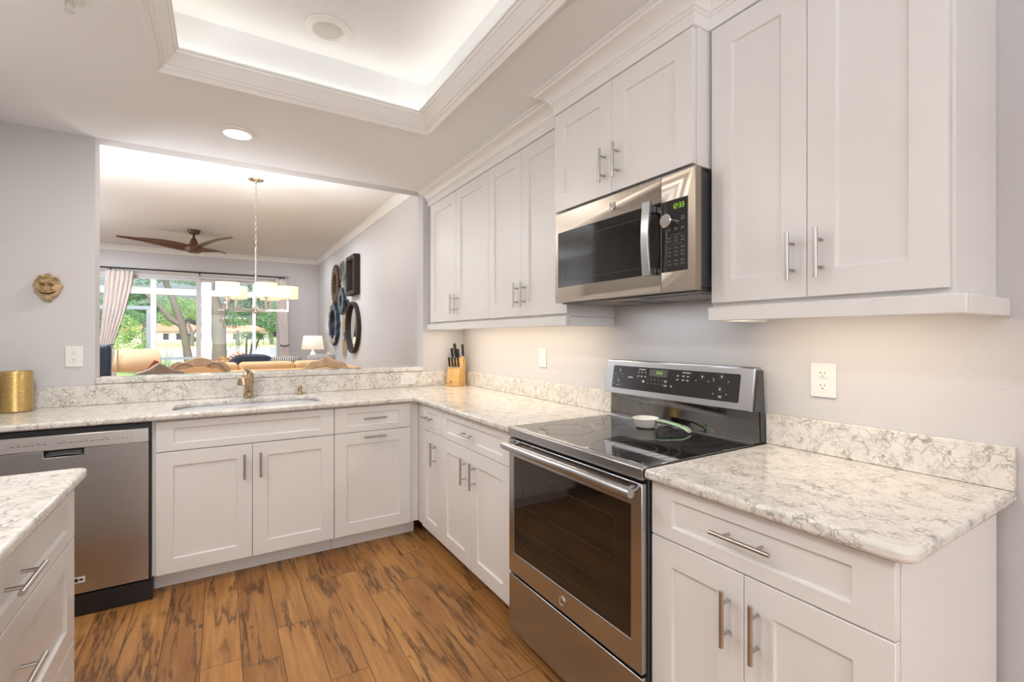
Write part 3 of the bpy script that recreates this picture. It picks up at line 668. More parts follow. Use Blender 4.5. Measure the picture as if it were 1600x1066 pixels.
def f(b):
    rows = []
    for k in range(13):
        s = k/12; z = 1.515+.262*s; bow = .042+.012*math.sin(PI*s)
        rows.append([PMW(-1.176+.004*math.sin(PI*s)-.004, z, bow), PMW(-1.176-.004, z, bow-.012), PMW(-1.146, z, bow-.016), PMW(-1.146, z, bow-.003)])
    V = loft(b, rows, True); b.faces.new(V[0]); b.faces.new(V[-1])
    for z in (1.532, 1.750): pbox(b, PMW, -1.172, -1.150, z-.012, z+.012, .0005, .034)
obj('door_handle', mk(f), 'steel', d, bevel=.002)
badge(PMW, -1.373, 1.816, .0165, d)
cp = obj('control_side', mk(lambda b: pframe(b, PMW, [(-1.129, MZ0), (-MY0, MZ0), (-MY0, MZ1), (-1.129, MZ1)], [(-1.1285, 1.524), (-1.019, 1.524), (-1.019, 1.768), (-1.1285, 1.768)], -.030, 0)), 'steelreflect', t, bevel=.002)
kp = obj('control_panel', mk(lambda b: pbox(b, PMW, -1.1280, -1.0195, 1.5245, 1.7675, -.028, -.0008)), 'panelblack', cp)
obj('clock_digits', mk(lambda b: segtext(b, PMW, '12:33', -1.083, 1.736, .0165, .0004)), 'green', kp)
kn = obj('dial', mk(lambda b: lathe(b, [(.0235, 0), (.0235, .020), (.021, .0225), (.019, .0225)], PMW(-1.096, 1.697, -.0005), 32, '-x')), 'chrome', kp, smooth=True)
obj('dial_face', mk(lambda b: lathe(b, [(.0185, .002), (.0185, .021), (0, .0215)], PMW(-1.096, 1.697, 0), 28, '-x')), 'panelblack', kn, smooth=True)
def f(b):
    def bar(u, v, w, h): pbox(b, PMW, u-w/2, u+w/2, v-h/2, v+h/2, -.0007, -.0003)
    for v, w in ((1.705, .012), (1.697, .014)): bar(-1.040, v, w, .005)
    for u in (-1.095, -1.068, -1.041): bar(u, 1.668, .012, .008)
    bar(-1.066, 1.648, .05, .002); bar(-1.066, 1.617, .05, .002)
    for v in (1.639, 1.628, 1.604, 1.590, 1.578, 1.560, 1.548):
        for u in (-1.095, -1.068, -1.041): bar(u, v, .015, .005)
obj('panel_print', mk(f), 'dimmark', kp)
def f(b): box(b, XMW+.035, XW-.01, 1.010, MY1-.005, MZ0-.004, MZ0+.0115)
un = obj('underside', mk(f), 'dark', t, bevel=.003)
for y0, y1 in ((1.05, 1.28), (1.46, 1.70)):
    obj('grease_filter', mk(lambda b: [box(b, 1.42+.012*k, 1.425+.012*k, y0, y1, MZ0-.008, MZ0-.0042) for k in range(18)]+[box(b, 1.41, 1.64, y0-.006, y0-.0005, MZ0-.008, MZ0-.0042), box(b, 1.41, 1.64, y1+.0005, y1+.006, MZ0-.008, MZ0-.0042)]), 'handle', un)
lamp('range_wall_fill', 'AREA', (1.55, 1.37, MZ0-.012), .6, (.93, .96, 1), size=.12, size_y=.5)  # fill added to brighten the wall behind the range; the lens stays unlit
obj('task_light', mk(lambda b: box(b, 1.36, 1.40, 1.29, 1.45, MZ0-.007, MZ0-.0042)), 'lensoff', un, bevel=.002)

# ================================================================== SMALL KITCHEN THINGS
def outlet(name, label, pl, u, v, w=.074, h=.117, horizontal=False, decora=False):
    t = thing(name, label, 'outlet' if not decora else 'switch', pl(u, v, 0), 'white wall plates')
    if horizontal: w, h = h, w
    p = obj('cover_plate', mk(lambda b: prism(b, pl, rrect(u-w/2, u+w/2, v-h/2, v+h/2, .004, 3), .0005, .006)), 'white', t, bevel=.0015)
    if decora:
        obj('rocker', mk(lambda b: pbox(b, pl, u-.012, u+.012, v-.033, v+.033, .0062, .0085)), 'white', p, bevel=.001); return
    for s in (-1, 1):
        cu, cv = (u+s*.0225, v) if horizontal else (u, v+s*.0205)
        r = obj('receptacle', mk(lambda b: prism(b, pl, [(cu+(.0165 if not horizontal else .0145)*math.cos(a*PI/12), cv+(.0145 if not horizontal else .0165)*math.sin(a*PI/12)) for a in range(24)], .0061, .0078)), 'cream', p, bevel=.0006)
        def f(b):
            for q, hh in ((-.0062, .008), (.0062, .0065)):
                if horizontal: pbox(b, pl, cu+.004-hh/2, cu+.004+hh/2, cv+q-.0009, cv+q+.0009, .0079, .0082)
                else: pbox(b, pl, cu+q-.0009, cu+q+.0009, cv+.004-hh/2, cv+.004+hh/2, .0079, .0082)
            gu, gv = (cu-.006, cv) if horizontal else (cu, cv-.0065)
            prism(b, pl, [(gu+.0022*math.cos(a*PI/5), gv+.0022*math.sin(a*PI/5)) for a in range(10)], .0079, .0082)
        obj('slots', mk(f), 'black', r)
PWS = Pl((0, YS, 0), (1, 0, 0), (0, 0, 1)); PWR = Pl((XW, 0, 0), (0, -1, 0), (0, 0, 1)); PBS = Pl((0, YS-.021, 0), (1, 0, 0), (0, 0, 1))
outlet('wall_outlet', 'white double outlet on the grey wall below the face mask', PWS, -.702, 1.191)
outlet('wall_outlet', 'white double outlet on the wall right of the range', PWR, -.7925, 1.157, .078, .112)
outlet('wall_outlet', 'narrow white wall plate between the knife block and the range', PWR, -2.40, 1.170, decora=True)
outlet('wall_outlet', 'white outlet lying sideways in the quartz backsplash near the corner', PBS, 1.224, .972, horizontal=True)
# gold vase
def f(b):
    prof = [(0, 0), (.060, 0), (.063, .003)]
    for k in range(26): prof += [(.0632, .006+.0076*k), (.0648, .0085+.0076*k), (.0632, .011+.0076*k)]
    prof += [(.0638, .206), (.0615, .208), (.0605, .200), (.059, .02), (0, .02)]
    lathe(b, prof, (-.905, 3.425, ZT+.0006), 48, cap=False)
o = obj('ribbed_vase', mk(f), 'gold', smooth=True, angle=60); tag(o, 'gold ribbed cylinder vase on the worktop at the far left', 'vase')
# face mask
def f(b):
    NA, NR = 132, 46; cu, cv = -.8085, 1.572; rows = []
    def G(x, y, a, c, sx, sy): return a*math.exp(-((x-c[0])/sx)**2-((y-c[1])/sy)**2)
    rnd = random.Random(3); cur = [(rnd.uniform(-1, 1), rnd.uniform(.35, 1.0)) for _ in range(60)]
    for i in range(NR+1):
        r = i/NR; row = []
        for k in range(NA):
            a = 2*PI*k/NA; lobe = 1+.055*math.sin(9*a+.6)+.04*math.sin(15*a)+(.10 if False else 0)
            R = lobe*(1-.10*max(0, -math.sin(a))**2*abs(math.cos(a))*2)*(1+.12*max(0, -math.sin(a))**6)
            x = r*R*math.cos(a)*(1-.30*max(0, -math.sin(a))**1.6); y = r*R*math.sin(a)
            h = .55*math.sqrt(max(0, 1-min(1, (x*x+y*y*.9)/1.25)))
            h += G(x, y, .42, (0, -.08), .085, .24)+G(x, y, .30, (0, -.24), .13, .08)
            for s in (-1, 1):
                h += G(x, y, -.38, (s*.27, .15), .15, .08)+G(x, y, .20, (s*.27, .14), .08, .04)+G(x, y, .26, (s*.30, .30), .22, .05)
                h += G(x, y, .28, (s*.42, -.16), .14, .11)
            my = -.50+.22*x*x*2.2
            h += -.34*math.exp(-((y-my)/.045)**2)*math.exp(-(x/.55)**4)+.12*math.exp(-((y-my-.09)/.05)**2-(x/.34)**4)+.12*math.exp(-((y-my+.10)/.06)**2-(x/.34)**4)
            h += G(x, y, .16, (0, -.80), .2, .12)
            rr = math.hypot(x, y)
            if y > -.2: 
                for cx, cy in cur:
                    if abs(cx)*1.1+cy > .72: h += G(x, y, .22, (cx, cy), .065, .065)
            h += .06*math.sin(16*a+9*r)*max(0, rr-.6)
            h *= 1 if r < .97 else .35
            row.append((cu+x*.0585, YS-.0008-max(0, h)*.070, cv+y*.0735))
        rows.append(row)
    V = loft(b, rows, True)
    back = [b.verts.new((v.co.x, YS-.0006, v.co.z)) for v in V[-1]]; bridge(b, V[-1], back); b.faces.new(back)
o = obj('wall_mask', mk(f), 'antique', smooth=True, angle=80); tag(o, 'antique gold leafy smiling face mask on the grey wall', 'wall mask')
# knife block (local frame: front is -y)
t = thing('knife_block', 'pale beech knife block standing in the worktop corner', 'knife block', (1.585, 3.420, ZT), rotz=math.radians(-55))
PK = Pl((0, 0, 0), (0, 1, 0), (0, 0, 1))
obj('base', mk(lambda b: box(b, -.062, .062, -.066, .066, .0006, .016)), 'blockwood', t, bevel=.004, local=True)
obj('front_block', mk(lambda b: prism(b, PK, [(-.058, .0165), (-.002, .0165), (.006, .160), (-.042, .128)], -.055, .055)), 'blockwood', t, bevel=.003, local=True)
obj('rear_block', mk(lambda b: prism(b, PK, [(-.0015, .0165), (.058, .0165), (.062, .218), (.022, .228), (.0065, .20)], -.055, .055)), 'blockwood', t, bevel=.003, local=True)
lb = obj('maker_oval', mk(lambda b: prism(b, Pl((0, -.0575, .034), (1, 0, 0), (0, .157, .988)), [(.012*math.cos(a*PI/12)-.012, .0045*math.sin(a*PI/12)) for a in range(24)], .0003, .0012)), 'darkmark', t, local=True)
def kpos(lx, ly, lz):
    a = math.radians(-55); return Vector((1.585+lx*math.cos(a)-ly*math.sin(a), 3.420+lx*math.sin(a)+ly*math.cos(a), ZT+lz))
def knife(label, lx, ly, lz, L, r=.010, lean=.10):
    a = math.radians(-55); p0 = kpos(lx, ly, lz+.001); d = Vector((.0, -.12-lean, 1)).normalized()
    d = Vector((d.x*math.cos(a)-d.y*math.sin(a), d.x*math.sin(a)+d.y*math.cos(a), d.z))
    t = thing('kitchen_knife', label, 'knife', p0, 'knives in the block')
    obj('bolster', mk(lambda b: cyl(b, p0, p0+d*.012, r*.75, r*.85, 12)), 'chrome', t, smooth=True)
    obj('knife_handle', mk(lambda b: tube(b, [p0+d*.0125, p0+d*(L*.3), p0+d*(L*.65), p0+d*(L*.93), p0+d*L], [r*.85, r*.95, r*.88, r*1.12, r*.7], 12)), 'black', t, smooth=True)
def ftop(ly): return .128+(ly+.042)/.048*.032
for k, lab in enumerate(('leftmost', 'second from left', 'middle', 'rightmost')):
    ly = -.026; knife('black steak knife in the front row of the block, %s of that row' % lab, -.040+.027*k, ly, ftop(ly), .088, .0085)
for lx, ly, L, lab in ((-.030, .012, .085, 'tall black knife at the left of the block, behind the steak knives'), (-.006, .014, .125, 'tallest black knife, standing in the middle of the block'), (.014, .012, .082, 'black knife between the tallest one and the rear right one')):
    knife(lab, lx*1.2, ly, .2115, L, .0115)
knife('black sharpening steel handle standing apart at the rear right of the block', (.040), .045, .2225, .105, .0105, .02)
# spoon rest on the cooktop
t = thing('spoon_rest', 'cream ladle rest with mint green handle on the black cooktop', 'spoon rest', (1.535, 1.41, .917))
obj('bowl', mk(lambda b: lathe(b, [(0, .0006), (.036, .0006), (.042, .006), (.054, .036), (.0565, .040), (.054, .0415), (.050, .036), (.038, .010), (0, .008)], (1.535, 1.41, .9170), 40, cap=False)), 'cream', t, smooth=True, angle=60)
def f(b):
    P = [(1.546, 1.358, .952), (1.553, 1.335, .953), (1.561, 1.305, .948), (1.569, 1.275, .942), (1.576, 1.248, .938), (1.581, 1.232, .930), (1.585, 1.222, .918)]
    wd = [.022, .019, .017, .018, .023, .024, .019]; rows = []
    for (x, y, z), w in zip(P, wd): rows.append([(x-w, y-w*.3, z+.003), (x, y, z), (x+w, y+w*.3, z+.003)])
    loft(b, rows)
obj('spoon_handle', mk(f), 'mint', t, smooth=True, solid=.009, sub=1)
obj('hang_hole', mk(lambda b: cyl(b, (1.5735, 1.258, .9475), (1.574, 1.2565, .9482), .0045, n=14)), 'darkmark', t)
# ceiling fittings
t = thing('recessed_light', 'lit round recessed ceiling light above the pass-through', 'ceiling light', (.076, 3.04, ZC))
obj('trim_ring', mk(lambda b: lathe(b, [(.092, ZC-.0005), (.092, ZC-.006), (.086, ZC-.010), (.068, ZC-.014), (.066, ZC-.010), (.066, ZC-.0005)], (.076, 3.04, 0), 40, cap=False)), 'trim', t, smooth=True)
obj('lens', mk(lambda b: cyl(b, (.076, 3.04, ZC-.012), (.076, 3.04, ZC-.004), .0655, n=40)), 'led', t)
t = thing('recessed_light', 'unlit round recessed light in the raised tray ceiling', 'ceiling light', (.415, 2.268, 2.705))
obj('trim_ring', mk(lambda b: lathe(b, [(.100, 2.7045), (.100, 2.699), (.094, 2.694), (.070, 2.690), (.062, 2.7005), (.062, 2.7045)], (.415, 2.268, 0), 40, cap=False)), 'trim', t, smooth=True)
obj('lens', mk(lambda b: lathe(b, [(.0615, 2.7035), (.0615, 2.702), (.04, 2.6985), (0, 2.6975)], (.415, 2.268, 0), 32)), 'lensoff', t, smooth=True)
sx, sy = -.434, 2.13
t = thing('fire_sprinkler', 'small chrome fire sprinkler head on the ceiling at the upper left', 'sprinkler', (sx, sy, ZC))
obj('escutcheon', mk(lambda b: lathe(b, [(.030, ZC-.0005), (.029, ZC-.006), (.018, ZC-.010), (.012, ZC-.011), (0, ZC-.011)], (sx, sy, 0), 24)), 'white', t, smooth=True)
obj('frame', mk(lambda b: [tube(b, [(sx-.009, sy, ZC-.0115), (sx-.012, sy, ZC-.028), (sx, sy, ZC-.042)], .0028, 8), tube(b, [(sx+.009, sy, ZC-.0115), (sx+.012, sy, ZC-.028), (sx, sy, ZC-.042)], .0028, 8)]), 'chrome', t, smooth=True)
obj('deflector', mk(lambda b: lathe(b, [(.0, ZC-.0425), (.016, ZC-.0425), (.016, ZC-.044), (0, ZC-.044)], (sx, sy, 0), 16)), 'chrome', t)

# ================================================================== BEYOND THE PASS-THROUGH
# chandelier
cx, cy = .293, 5.33
t = thing('chandelier', 'five-shade nickel chandelier hanging on a chain above the dining table', 'chandelier', (cx, cy, ZL))
obj('canopy', mk(lambda b: lathe(b, [(.070, ZL-.0005), (.070, ZL-.012), (.055, ZL-.022), (.015, ZL-.030), (.012, ZL-.045), (0, ZL-.045)], (cx, cy, 0), 28)), 'chrome', t, smooth=True)
def f(b):
    z = ZL-.046; k = 0
    while z > 2.185:
        L = .034; pts = []
        for q in range(13):
            a = 2*PI*q/12; dx, dz = math.sin(a)*.009, math.cos(a)*.019
            pts.append((cx+(dx if k % 2 else 0), cy+(0 if k % 2 else dx), z-.016+dz))
        tube(b, pts, .0028, 6, False); z -= .0315; k += 1
obj('chain', mk(f), 'handle', t, smooth=True)
obj('stem', mk(lambda b: [cyl(b, (cx, cy, 1.55), (cx, cy, 2.17), .009), lathe(b, [(0, 2.166), (.012, 2.17), (.012, 2.185), (0, 2.19)], (cx, cy, 0), 12)]), 'chrome', t, smooth=True)
obj('hub', mk(lambda b: lathe(b, [(0, 1.53), (.018, 1.532), (.03, 1.545), (.03, 1.585), (.018, 1.598), (.0095, 1.60)], (cx, cy, 0), 24)), 'chrome', t, smooth=True)
YA = math.radians(-3.1)
for k, a in enumerate((-145, -73, 0, 62, 128)):
    a = math.radians(a)+YA; ux, uy = math.cos(a), math.sin(a); R = .285
    def f(b):
        pl_ = Pl((cx, cy, 0), (ux, uy, 0), (0, 0, 1)); s = .011
        for u0, u1, v0, v1 in ((.031, R+s, 1.565-s, 1.565+s), (R-s, R+s, 1.577, 1.672)): pbox(b, pl_, u0, u1, v0, v1, -s, s)
    obj('arm', mk(f), 'chrome', t, bevel=.002)
    X, Y = cx+ux*R, cy+uy*R
    sh = obj('lamp_shade', mk(lambda b: lathe(b, [(.098, 1.690), (.098, 1.812)], (X, Y, 0), 36, cap=False)), 'shadewhite', t, smooth=True, solid=.002)
    obj('candle_socket', mk(lambda b: [cyl(b, (X, Y, 1.6725), (X, Y, 1.71), .014), cyl(b, (X, Y, 1.674), (X, Y, 1.679), .034)]), 'chrome', t, smooth=True)
    obj('bulb', mk(lambda b: lathe(b, [(0, 1.7105), (.012, 1.712), (.022, 1.745), (.016, 1.775), (0, 1.785)], (X, Y, 0), 14)), 'led', t, smooth=True)
    lamp('chandelier_bulb', 'POINT', (X, Y, 1.80), 2.6, (1, .82, .6), size=.03)
# ceiling fan
fx, fy = -.345, 8.37
t = thing('ceiling_fan', 'dark walnut three-blade ceiling fan in the room beyond', 'ceiling fan', (fx, fy, ZL))
obj('canopy', mk(lambda b: lathe(b, [(.085, ZL-.0005), (.085, ZL-.012), (.07, ZL-.05), (.055, ZL-.065), (0, ZL-.067)], (fx, fy, 0), 28)), 'walnut', t, smooth=True)
obj('downrod', mk(lambda b: cyl(b, (fx, fy, ZL-.0665), (fx, fy, 2.74), .016)), 'rod', t, smooth=True)
obj('motor_housing', mk(lambda b: lathe(b, [(.018, 2.755), (.03, 2.745), (.062, 2.655), (.10, 2.645), (.125, 2.60), (.11, 2.555), (.07, 2.535), (.035, 2.528), (0, 2.527)], (fx, fy, 0), 32)), 'walnut', t, smooth=True)
obj('light_cap', mk(lambda b: lathe(b, [(0, 2.515), (.04, 2.517), (.06, 2.5265), (0, 2.5268)], (fx, fy, 0), 24)), 'lensoff', t, smooth=True)
for a in (180, 60, -60):
    a = math.radians(a+2.4); U = Vector((math.cos(a), math.sin(a), 0)); V = Vector((-math.sin(a), math.cos(a), 0))
    def f(b):
        rows = []
        for k in range(15):
            s = k/14; r = .06+.82*s; w = .085+.03*math.sin(PI*min(1, s*1.3))-.075*max(0, s-.15); tw = math.radians(24-16*s); zc = 2.61+.075*s+.02*math.sin(PI*s)
            if s > .93: w *= math.sqrt(max(.1, 1-((s-.93)/.075)**2))
            off = -.03*math.sin(PI*s); c = Vector((fx, fy, zc))+U*r+V*off
            rows.append([c+V*(w*q*math.cos(tw))+Vector((0, 0, w*q*math.sin(tw)-.012*q*q)) for q in (-1, -.5, 0, .5, 1)])
        loft(b, rows)
    obj('blade', mk(f), 'walnut', t, smooth=True, solid=.012)
# curtains and rod
t = thing('curtain_rod', 'long black iron curtain rod above the sliding door', 'curtain rod', (-.32, YF-.11, 2.455))
ry, rz = YF-.11, 2.47
obj('rod', mk(lambda b: cyl(b, (-1.70, ry, rz), (1.05, ry, rz), .014)), 'rod', t, smooth=True)
for s, x in ((-1, -1.702), (1, 1.052)):
    obj('finial', mk(lambda b: [lathe(b, [(.014, 0), (.02, .006), (.012, .012)], (x, ry, rz), 16, 'x' if s > 0 else '-x')]+[tube(b, [(x+s*(.012+.075*k/6), ry+math.cos(q*PI/2)*.028*math.sin(PI*k/6), rz+math.sin(q*PI/2)*.028*math.sin(PI*k/6)) for k in range(7)], .004, 6) for q in range(4)]), 'rod', t, smooth=True)
for x in (-1.60, -.34, .99): obj('bracket', mk(lambda b: [box(b, x-.012, x+.012, ry-.010, YF-.001, rz-.034, rz-.0145), box(b, x-.02, x+.02, YF-.014, YF-.0165+.004, rz-.06, rz+.02)]), 'rod', t)
def curtain(label, xt0, xt1, xm0, xm1, xb0, xb1, ztie):
    t = thing('curtain', label, 'curtain', ((xt0+xt1)/2, ry, 0))
    def f(b):
        rows = []; NZ, NX = 40, 70
        for i in range(NZ+1):
            z = 2.434-2.41*i/NZ
            if z > ztie: s = (2.434-z)/(2.434-ztie); s = s**1.4; x0 = xt0+(xm0-xt0)*s; x1 = xt1+(xm1-xt1)*s
            else: s = (ztie-z)/ztie; s = min(1, s*1.6); x0 = xm0+(xb0-xm0)*s; x1 = xm1+(xb1-xm1)*s
            am = .017*min(1, (x1-x0)/.3)+.006
            rows.append([(x0+(x1-x0)*k/NX+.006*math.sin(k*1.9), ry+am*math.sin(2*PI*k/NX*6)+.004*math.sin(i*.7+k), z) for k in range(NX+1)])
        loft(b, rows)
    obj('panel', mk(f), 'curtain', t, smooth=True, solid=.003)
    obj('tie_back', mk(lambda b: tube(b, [(xm0-.02+(xm1-xm0+.04)*k/8, ry-.055+.012*math.cos(PI*k/4), ztie+.01*math.cos(2*PI*k/8)) for k in range(9)], .011, 8)), 'rod', t, smooth=True)
    for k in range(7):
        x = xt0+.03+(xt1-xt0-.06)*k/6
        obj('ring', mk(lambda b: tube(b, [(x, ry+.021*math.cos(q*PI/6), rz-.006+.021*math.sin(q*PI/6)) for q in range(13)], .0035, 6, False)), 'rod', t, smooth=True)
curtain('blush linen curtain tied back at the left of the sliding door', -1.66, -1.28, -1.74, -1.56, -1.76, -1.50, 1.16)
curtain('blush linen curtain tied back at the right of the sliding door', .90, 1.10, 1.00, 1.13, .98, 1.18, 1.125)

# mirrors and plaques on the right wall of the far room
PWL = Pl((XW-.001, 0, 0), (0, -1, 0), (0, 0, 1)); MG = 'mirrors and plaques on the far right wall'
def ell(u, v, a, b_, n=48, wob=0, lob=0, sq=0): 
    return [(u+a*(1+wob*math.cos(lob*2*PI*k/n)+sq*((k % 2)*2-1))*math.cos(2*PI*k/n), v+b_*(1+wob*math.cos(lob*2*PI*k/n)+sq*((k % 2)*2-1))*math.sin(2*PI*k/n)) for k in range(n)]
def wallmirror(name, label, y, z, outer, inner, mat, dep, glass='mirror', bev=.006):
    t = thing(name, label, 'mirror' if 'mirror' in name else 'wall plaque', (XW, y, z), MG)
    obj('frame', mk(lambda b: pframe(b, PWL, outer, inner, .0005, dep)), mat, t, bevel=bev)
    c = (sum(p[0] for p in inner)/len(inner), sum(p[1] for p in inner)/len(inner))
    obj('glass' if glass == 'mirror' else 'panel', mk(lambda b: prism(b, PWL, [(c[0]+(u-c[0])*.99, c[1]+(v-c[1])*.99) for u, v in inner], .0006, dep*.3)), glass, t)
M['darkwood'] = woodmat('dark_brown_wood', (.018, .011, .008), (.04, .025, .017), rough=.7)
M['greywood'] = woodmat('weathered_grey_wood', (.10, .095, .09), (.19, .18, .17))
M['bluegloss'] = plain('glossy_blue_black', (.02, .04, .07), .15)
M['tealgloss'] = plain('glossy_dark_teal', (.02, .06, .065), .2)
M['brownresin'] = plain('carved_brown_resin', (.10, .055, .028), .7, bump=.5, bscale=60)
wallmirror('wall_mirror', 'large round mirror in a plain dark brown rim, nearest on the far wall', 7.27, 1.44, ell(-7.27, 1.44, .385, .385), ell(-7.27, 1.44, .345, .345), 'darkwood', .06)
wallmirror('wall_mirror', 'rectangular mirror in a deep dark box frame, top right of the wall group', 7.20, 2.21, [(-7.46, 1.92), (-6.95, 1.92), (-6.95, 2.50), (-7.46, 2.50)], [(-7.40, 1.98), (-7.01, 1.98), (-7.01, 2.44), (-7.40, 2.44)], 'darkwood', .09)
wallmirror('wall_mirror', 'grey diamond shaped wall mirror beside the boxed rectangular one', 7.74, 2.225, [(-7.99, 2.225), (-7.74, 1.94), (-7.49, 2.225), (-7.74, 2.51)], [(-7.83, 2.225), (-7.74, 2.12), (-7.65, 2.225), (-7.74, 2.33)], 'greywood', .035)
wallmirror('wall_plaque', 'small grey rectangular wall plaque at the top, left of the diamond', 8.07, 2.39, [(-8.18, 2.245), (-7.97, 2.245), (-7.97, 2.535), (-8.18, 2.535)], [(-8.14, 2.285), (-8.01, 2.285), (-8.01, 2.495), (-8.14, 2.495)], 'greywood', .03, 'greywood')
wallmirror('wall_mirror', 'oval mirror in a jagged carved brown frame, upper left of the wall group', 8.51, 2.20, ell(-8.51, 2.20, .29, .30, 56, 0, 0, .13), ell(-8.51, 2.20, .15, .19, 56), 'brownresin', .05)
wallmirror('wall_plaque', 'dark teal scalloped round plaque in the middle of the wall group', 8.03, 1.885, ell(-8.03, 1.885, .215, .215, 60, .05, 12), ell(-8.03, 1.885, .08, .09, 60), 'tealgloss', .05, 'tealgloss')
wallmirror('wall_mirror', 'tall glossy blue-black scalloped mirror at the lower left of the wall group', 8.64, 1.52, ell(-8.64, 1.52, .36, .355, 72, .06, 12), ell(-8.64, 1.52, .22, .25, 72), 'bluegloss', .06)
wallmirror('wall_mirror', 'small dark rimmed oval mirror above the feather ornament', 7.70, 1.75, ell(-7.70, 1.75, .115, .145), ell(-7.70, 1.75, .095, .125), 'rod', .03)
t = thing('feather_ornament', 'gold feather sunburst wall ornament between the two lower mirrors', 'wall ornament', (XW, 7.93, 1.30), MG)
def f(b):
    for k in range(28):
        a = 2*PI*k/28; L = .13+.20*abs(math.sin(a))**2; u, v = -7.92+math.cos(a)*.06, 1.30+math.sin(a)*.06
        du, dv = math.cos(a), math.sin(a); nu, nv = -dv*.016, du*.016
        prism(b, PWL, [(u, v), (u+du*L*.6+nu, v+dv*L*.6+nv), (u+du*L, v+dv*L), (u+du*L*.6-nu, v+dv*L*.6-nv)], .004+.001*(k % 3), .008+.001*(k % 3))
obj('feathers', mk(f), 'antique', t)
obj('centre_disc', mk(lambda b: prism(b, PWL, ell(-7.92, 1.30, .065, .065, 32), .0005, .022)), 'bluegloss', t, bevel=.004)

# dining table and carved chairs
t = thing('dining_table', 'brown dining table under the chandelier', 'table', (.29, 5.45, 0))
obj('tabletop', mk(lambda b: prism(b, Pl((0, 0, 0), (1, 0, 0), (0, 1, 0)), rrect(-.15, .73, 5.15, 5.85, .1), .735, .765)), 'carvedgrey', t, bevel=.008)
for x in (-.06, .64):
    for y in (5.24, 5.76): obj('leg', mk(lambda b: lathe(b, [(.02, 0), (.022, .05), (.035, .4), (.028, .6), (.04, .7345)], (x, y, 0), 16)), 'carvedgrey', t, smooth=True)
def dining_chair(label, x, y, rz, wood, H=1.06, wd=.50, triple=False):
    """front of the chair faces local -y"""
    t = thing('dining_chair', label, 'chair', (x, y, 0), 'carved dining chairs', rz)
    obj('seat', mk(lambda b: box(b, -wd/2+.01, wd/2-.01, -.26, .17, .44, .50)), 'peach', t, bevel=.025, seg=3, local=True)
    obj('seat_rail', mk(lambda b: box(b, -wd/2, wd/2, -.25, .18, .385, .4395)), wood, t, bevel=.008, local=True)
    for sx in (-1, 1):
        obj('leg', mk(lambda b: tube(b, [(sx*(wd/2-.03), -.22, .384), (sx*(wd/2-.015), -.24, .28), (sx*(wd/2-.03), -.225, .1), (sx*(wd/2-.02), -.245, .0)], [.03, .026, .017, .022], 10)), wood, t, smooth=True, local=True)
        obj('leg', mk(lambda b: tube(b, [(sx*(wd/2-.03), .15, .384), (sx*(wd/2-.03), .17, .2), (sx*(wd/2-.03), .22, 0)], [.024, .02, .018], 10)), wood, t, smooth=True, local=True)
    PB2 = Pl((0, .185, 0), (-1, 0, 0), (0, 0, 1))   # faces +y (rear side)
    def top(u):
        a = abs(u)/(wd/2)
        if triple:
            c = H-.040*(u/.13)**2 if abs(u) < .17 else 0; s = H-.040-.085*((abs(u)-.19)/.11)**2
            return max(c, s, H-.16)
        return H-.10*a**1.3+.022*math.exp(-(u/.05)**2)+.022*math.exp(-((abs(u)-.17)/.05)**2)-.02*a**6
    us = [wd/2*(k/24*2-1) for k in range(25)]
    outer = [(u, top(u)) for u in us]+[(wd/2-.04, .56)]+[(-wd/2+.04, .56)]
    ins = [(u*.80, top(u)-.075-.03*math.exp(-(u/.06)**2)) for u in us]+[((wd/2-.04)*.78, .61), (-(wd/2-.04)*.78, .61)]
    obj('back_frame', mk(lambda b: pframe(b, PB2, outer, ins, -.05, 0)), wood, t, bevel=.008, local=True)
    obj('back_panel', mk(lambda b: prism(b, PB2, [(u*.99, v-.002) for u, v in ins], -.060, .006)), 'peach', t, bevel=.006, local=True)
    for sx in (-1, 1): obj('back_post', mk(lambda b: box(b, sx*(wd/2-.065)-.02, sx*(wd/2-.065)+.02, .135, .179, .44, .5595)), wood, t, bevel=.004, local=True)
    if triple:
        b0 = .127
        for sx in (-1, 1):
            obj('scroll', mk(lambda b: tube(b, [(sx*(.06+.20*k/10), b0, H-.062-.075*(2*k/10-.8)**2) for k in range(11)], .007, 8)), 'carvedgrey', t, smooth=True, local=True)
    return t
dining_chair('taupe carved-crest dining chair at the left end of the table', -.50, 4.95, math.radians(205), 'carvedgrey', 1.062, .42)
dining_chair('wide dining chair with a triple-arched carved crest, behind the table', -.21, 6.22, math.radians(0), 'carved', 1.066, .60, True)
dining_chair('beige carved-crest dining chair at the right, in front of the sofa', 1.07, 5.50, math.radians(140), 'carved', 1.066, .56)
# sofa
t = thing('sofa', 'apricot sofa with its back to the kitchen', 'sofa', (.82, 7.0, 0))
obj('base', mk(lambda b: box(b, -.06, 1.62, 6.66, 7.50, .10, .42)), 'peach', t, bevel=.03, seg=3)
obj('back', mk(lambda b: box(b, -.06, 1.62, 6.52, 6.655, .10, .90)), 'peach', t, bevel=.04, seg=4)
for x0, x1 in ((-.055, .175), (.18, .80), (.805, 1.34)):
    obj('back_cushion', mk(lambda b: box(b, x0, x1, 6.56, 6.86, .45, .985)), 'peach', t, bevel=.055, seg=5)
obj('armrest', mk(lambda b: box(b, 1.345, 1.625, 6.6605, 7.48, .4205, .905)), 'peach', t, bevel=.08, seg=5)
for x0, x1 in ((-.05, .62), (.625, 1.34)): obj('seat_cushion', mk(lambda b: box(b, x0, x1, 6.862, 7.49, .4205, .60)), 'peach', t, bevel=.04, seg=4)
for x in (.0, 1.56):
    for y in (6.6, 7.42): obj('foot', mk(lambda b: cyl(b, (x, y, 0), (x, y, .0995), .025, .03)), 'darkwood', t)
